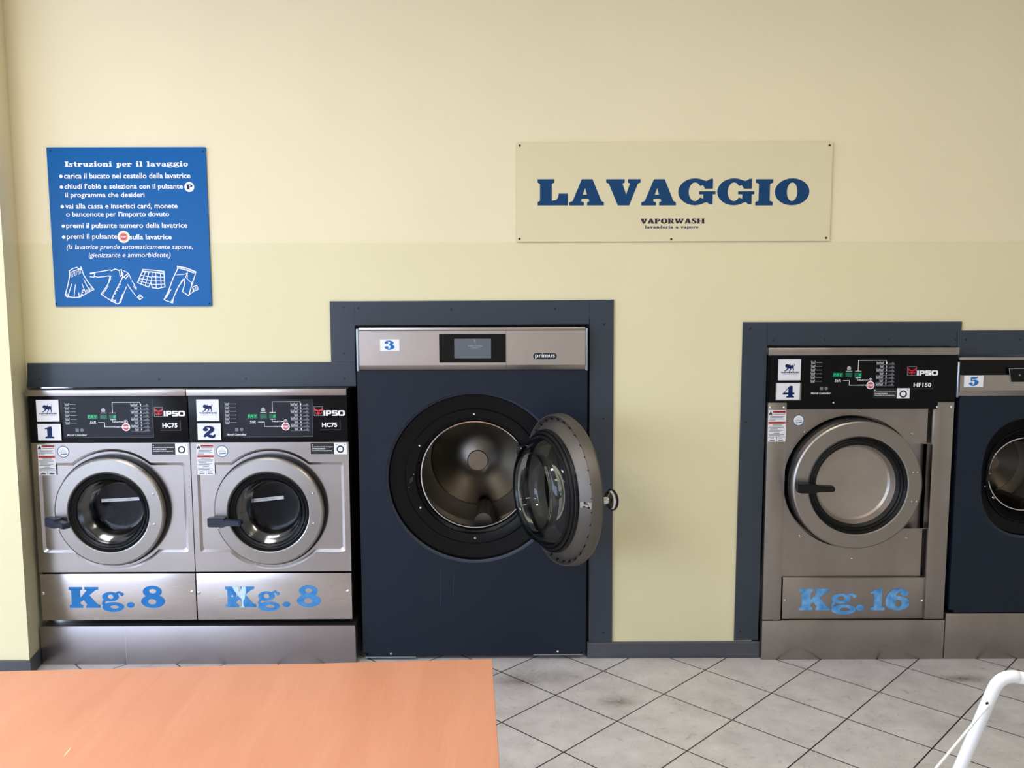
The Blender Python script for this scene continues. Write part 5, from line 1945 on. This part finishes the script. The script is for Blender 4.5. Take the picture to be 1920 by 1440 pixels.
# ================================================================== white tube rack at the lower right
def rack():
    Y = -2.12
    pl = [(1800, 1440), (1834, 1360), (1859.5, 1300.5), (1871, 1280.5), (1885, 1271), (1902, 1268.5), (1920, 1271.5)]
    P3 = [Vector((at(x, y, Y)[0], Y, at(x, y, Y)[1])) for x, y in pl]
    d = (P3[0] - P3[1]).normalized()
    foot = P3[0] + d * (P3[0].z / -d.z)
    foot.z = 0.0
    root = thing('drying_rack', 'white tubular rack with a rounded top corner and a thin rod, at the lower right', 'rack', (foot.x, Y, 0))

    def smooth(pts, k=6):
        q = [pts[0]] + pts + [pts[-1]]
        o = []
        for i in range(1, len(q) - 2):
            for j in range(k):
                t = j / k
                o.append(0.5 * (2 * q[i] + (q[i + 1] - q[i - 1]) * t + (2 * q[i - 1] - 5 * q[i] + 4 * q[i + 1] - q[i + 2]) * t * t + (3 * q[i] - q[i - 1] - 3 * q[i + 1] + q[i + 2]) * t ** 3))
        return o + [pts[-1]]
    e = P3[-1]
    bar = Vector((1, -0.30, -0.02)).normalized()
    end = e + bar * 0.46
    path = [Vector((foot.x, foot.y, 0.012)), P3[0]] + P3[1:] + [e + bar * 0.1, end - bar * 0.05, end + Vector((0.03, -0.01, -0.03))]
    leg2 = end + Vector((0.03, -0.01, -0.03)) + Vector((d.x, 0, d.z)) * ((end.z - 0.05) / -d.z)
    path += [leg2]
    m = MB(WHITEM)
    m.tube(smooth(path[:]), 0.0112, 18)
    obj('frame', m, root)
    m = MB(WHITEM)
    h1 = Vector((at(1855, 1323.5, Y - 0.012)[0], Y - 0.009, at(1855, 1323.5, Y - 0.012)[1]))
    yq = Y - 0.10
    q = Vector((at(1755.5, 1440, yq)[0], yq, at(1755.5, 1440, yq)[1]))
    dd = (q - h1)
    low = h1 + dd * 3.0
    m.tube([h1 - dd * 0.02, h1, q, low], 0.0024, 16)
    obj('rod', m, root)
    s = MB(HOLE)
    Mh = Matrix.Translation(h1 + Vector((0, -0.0012, 0.002))) @ Matrix.Rotation(0.3, 4, 'Y')
    s.lathe([(0.0005, 0.0), (0.0042, 0.001), (0.0046, 0.004)], n=14, M=Mh)
    obj('rod_hole', s, root)
    # low front frame that carries the far end of the rod
    m = MB(WHITEM)
    f2 = Vector((low.x - 0.06, low.y - 0.02, 0.012))
    r2 = Vector((low.x + 0.50, low.y - 0.17, low.z))
    m.tube(smooth([f2, low + Vector((-0.004, 0, -0.02)), low + Vector((0.03, -0.01, 0.02)), r2, r2 + Vector((-0.02, 0, -0.04)), Vector((r2.x - 0.06, r2.y, 0.012))]), 0.0105, 14)
    m.tube([Vector((foot.x, foot.y, 0.012)), f2], 0.0105, 12)
    obj('front_frame', m, root)


rack()

S.cycles.max_bounces = 8
S.cycles.diffuse_bounces = 4
S.cycles.glossy_bounces = 4
S.cycles.transparent_max_bounces = 10
S.cycles.caustics_reflective = False
S.cycles.caustics_refractive = False
S.cycles.sample_clamp_indirect = 6
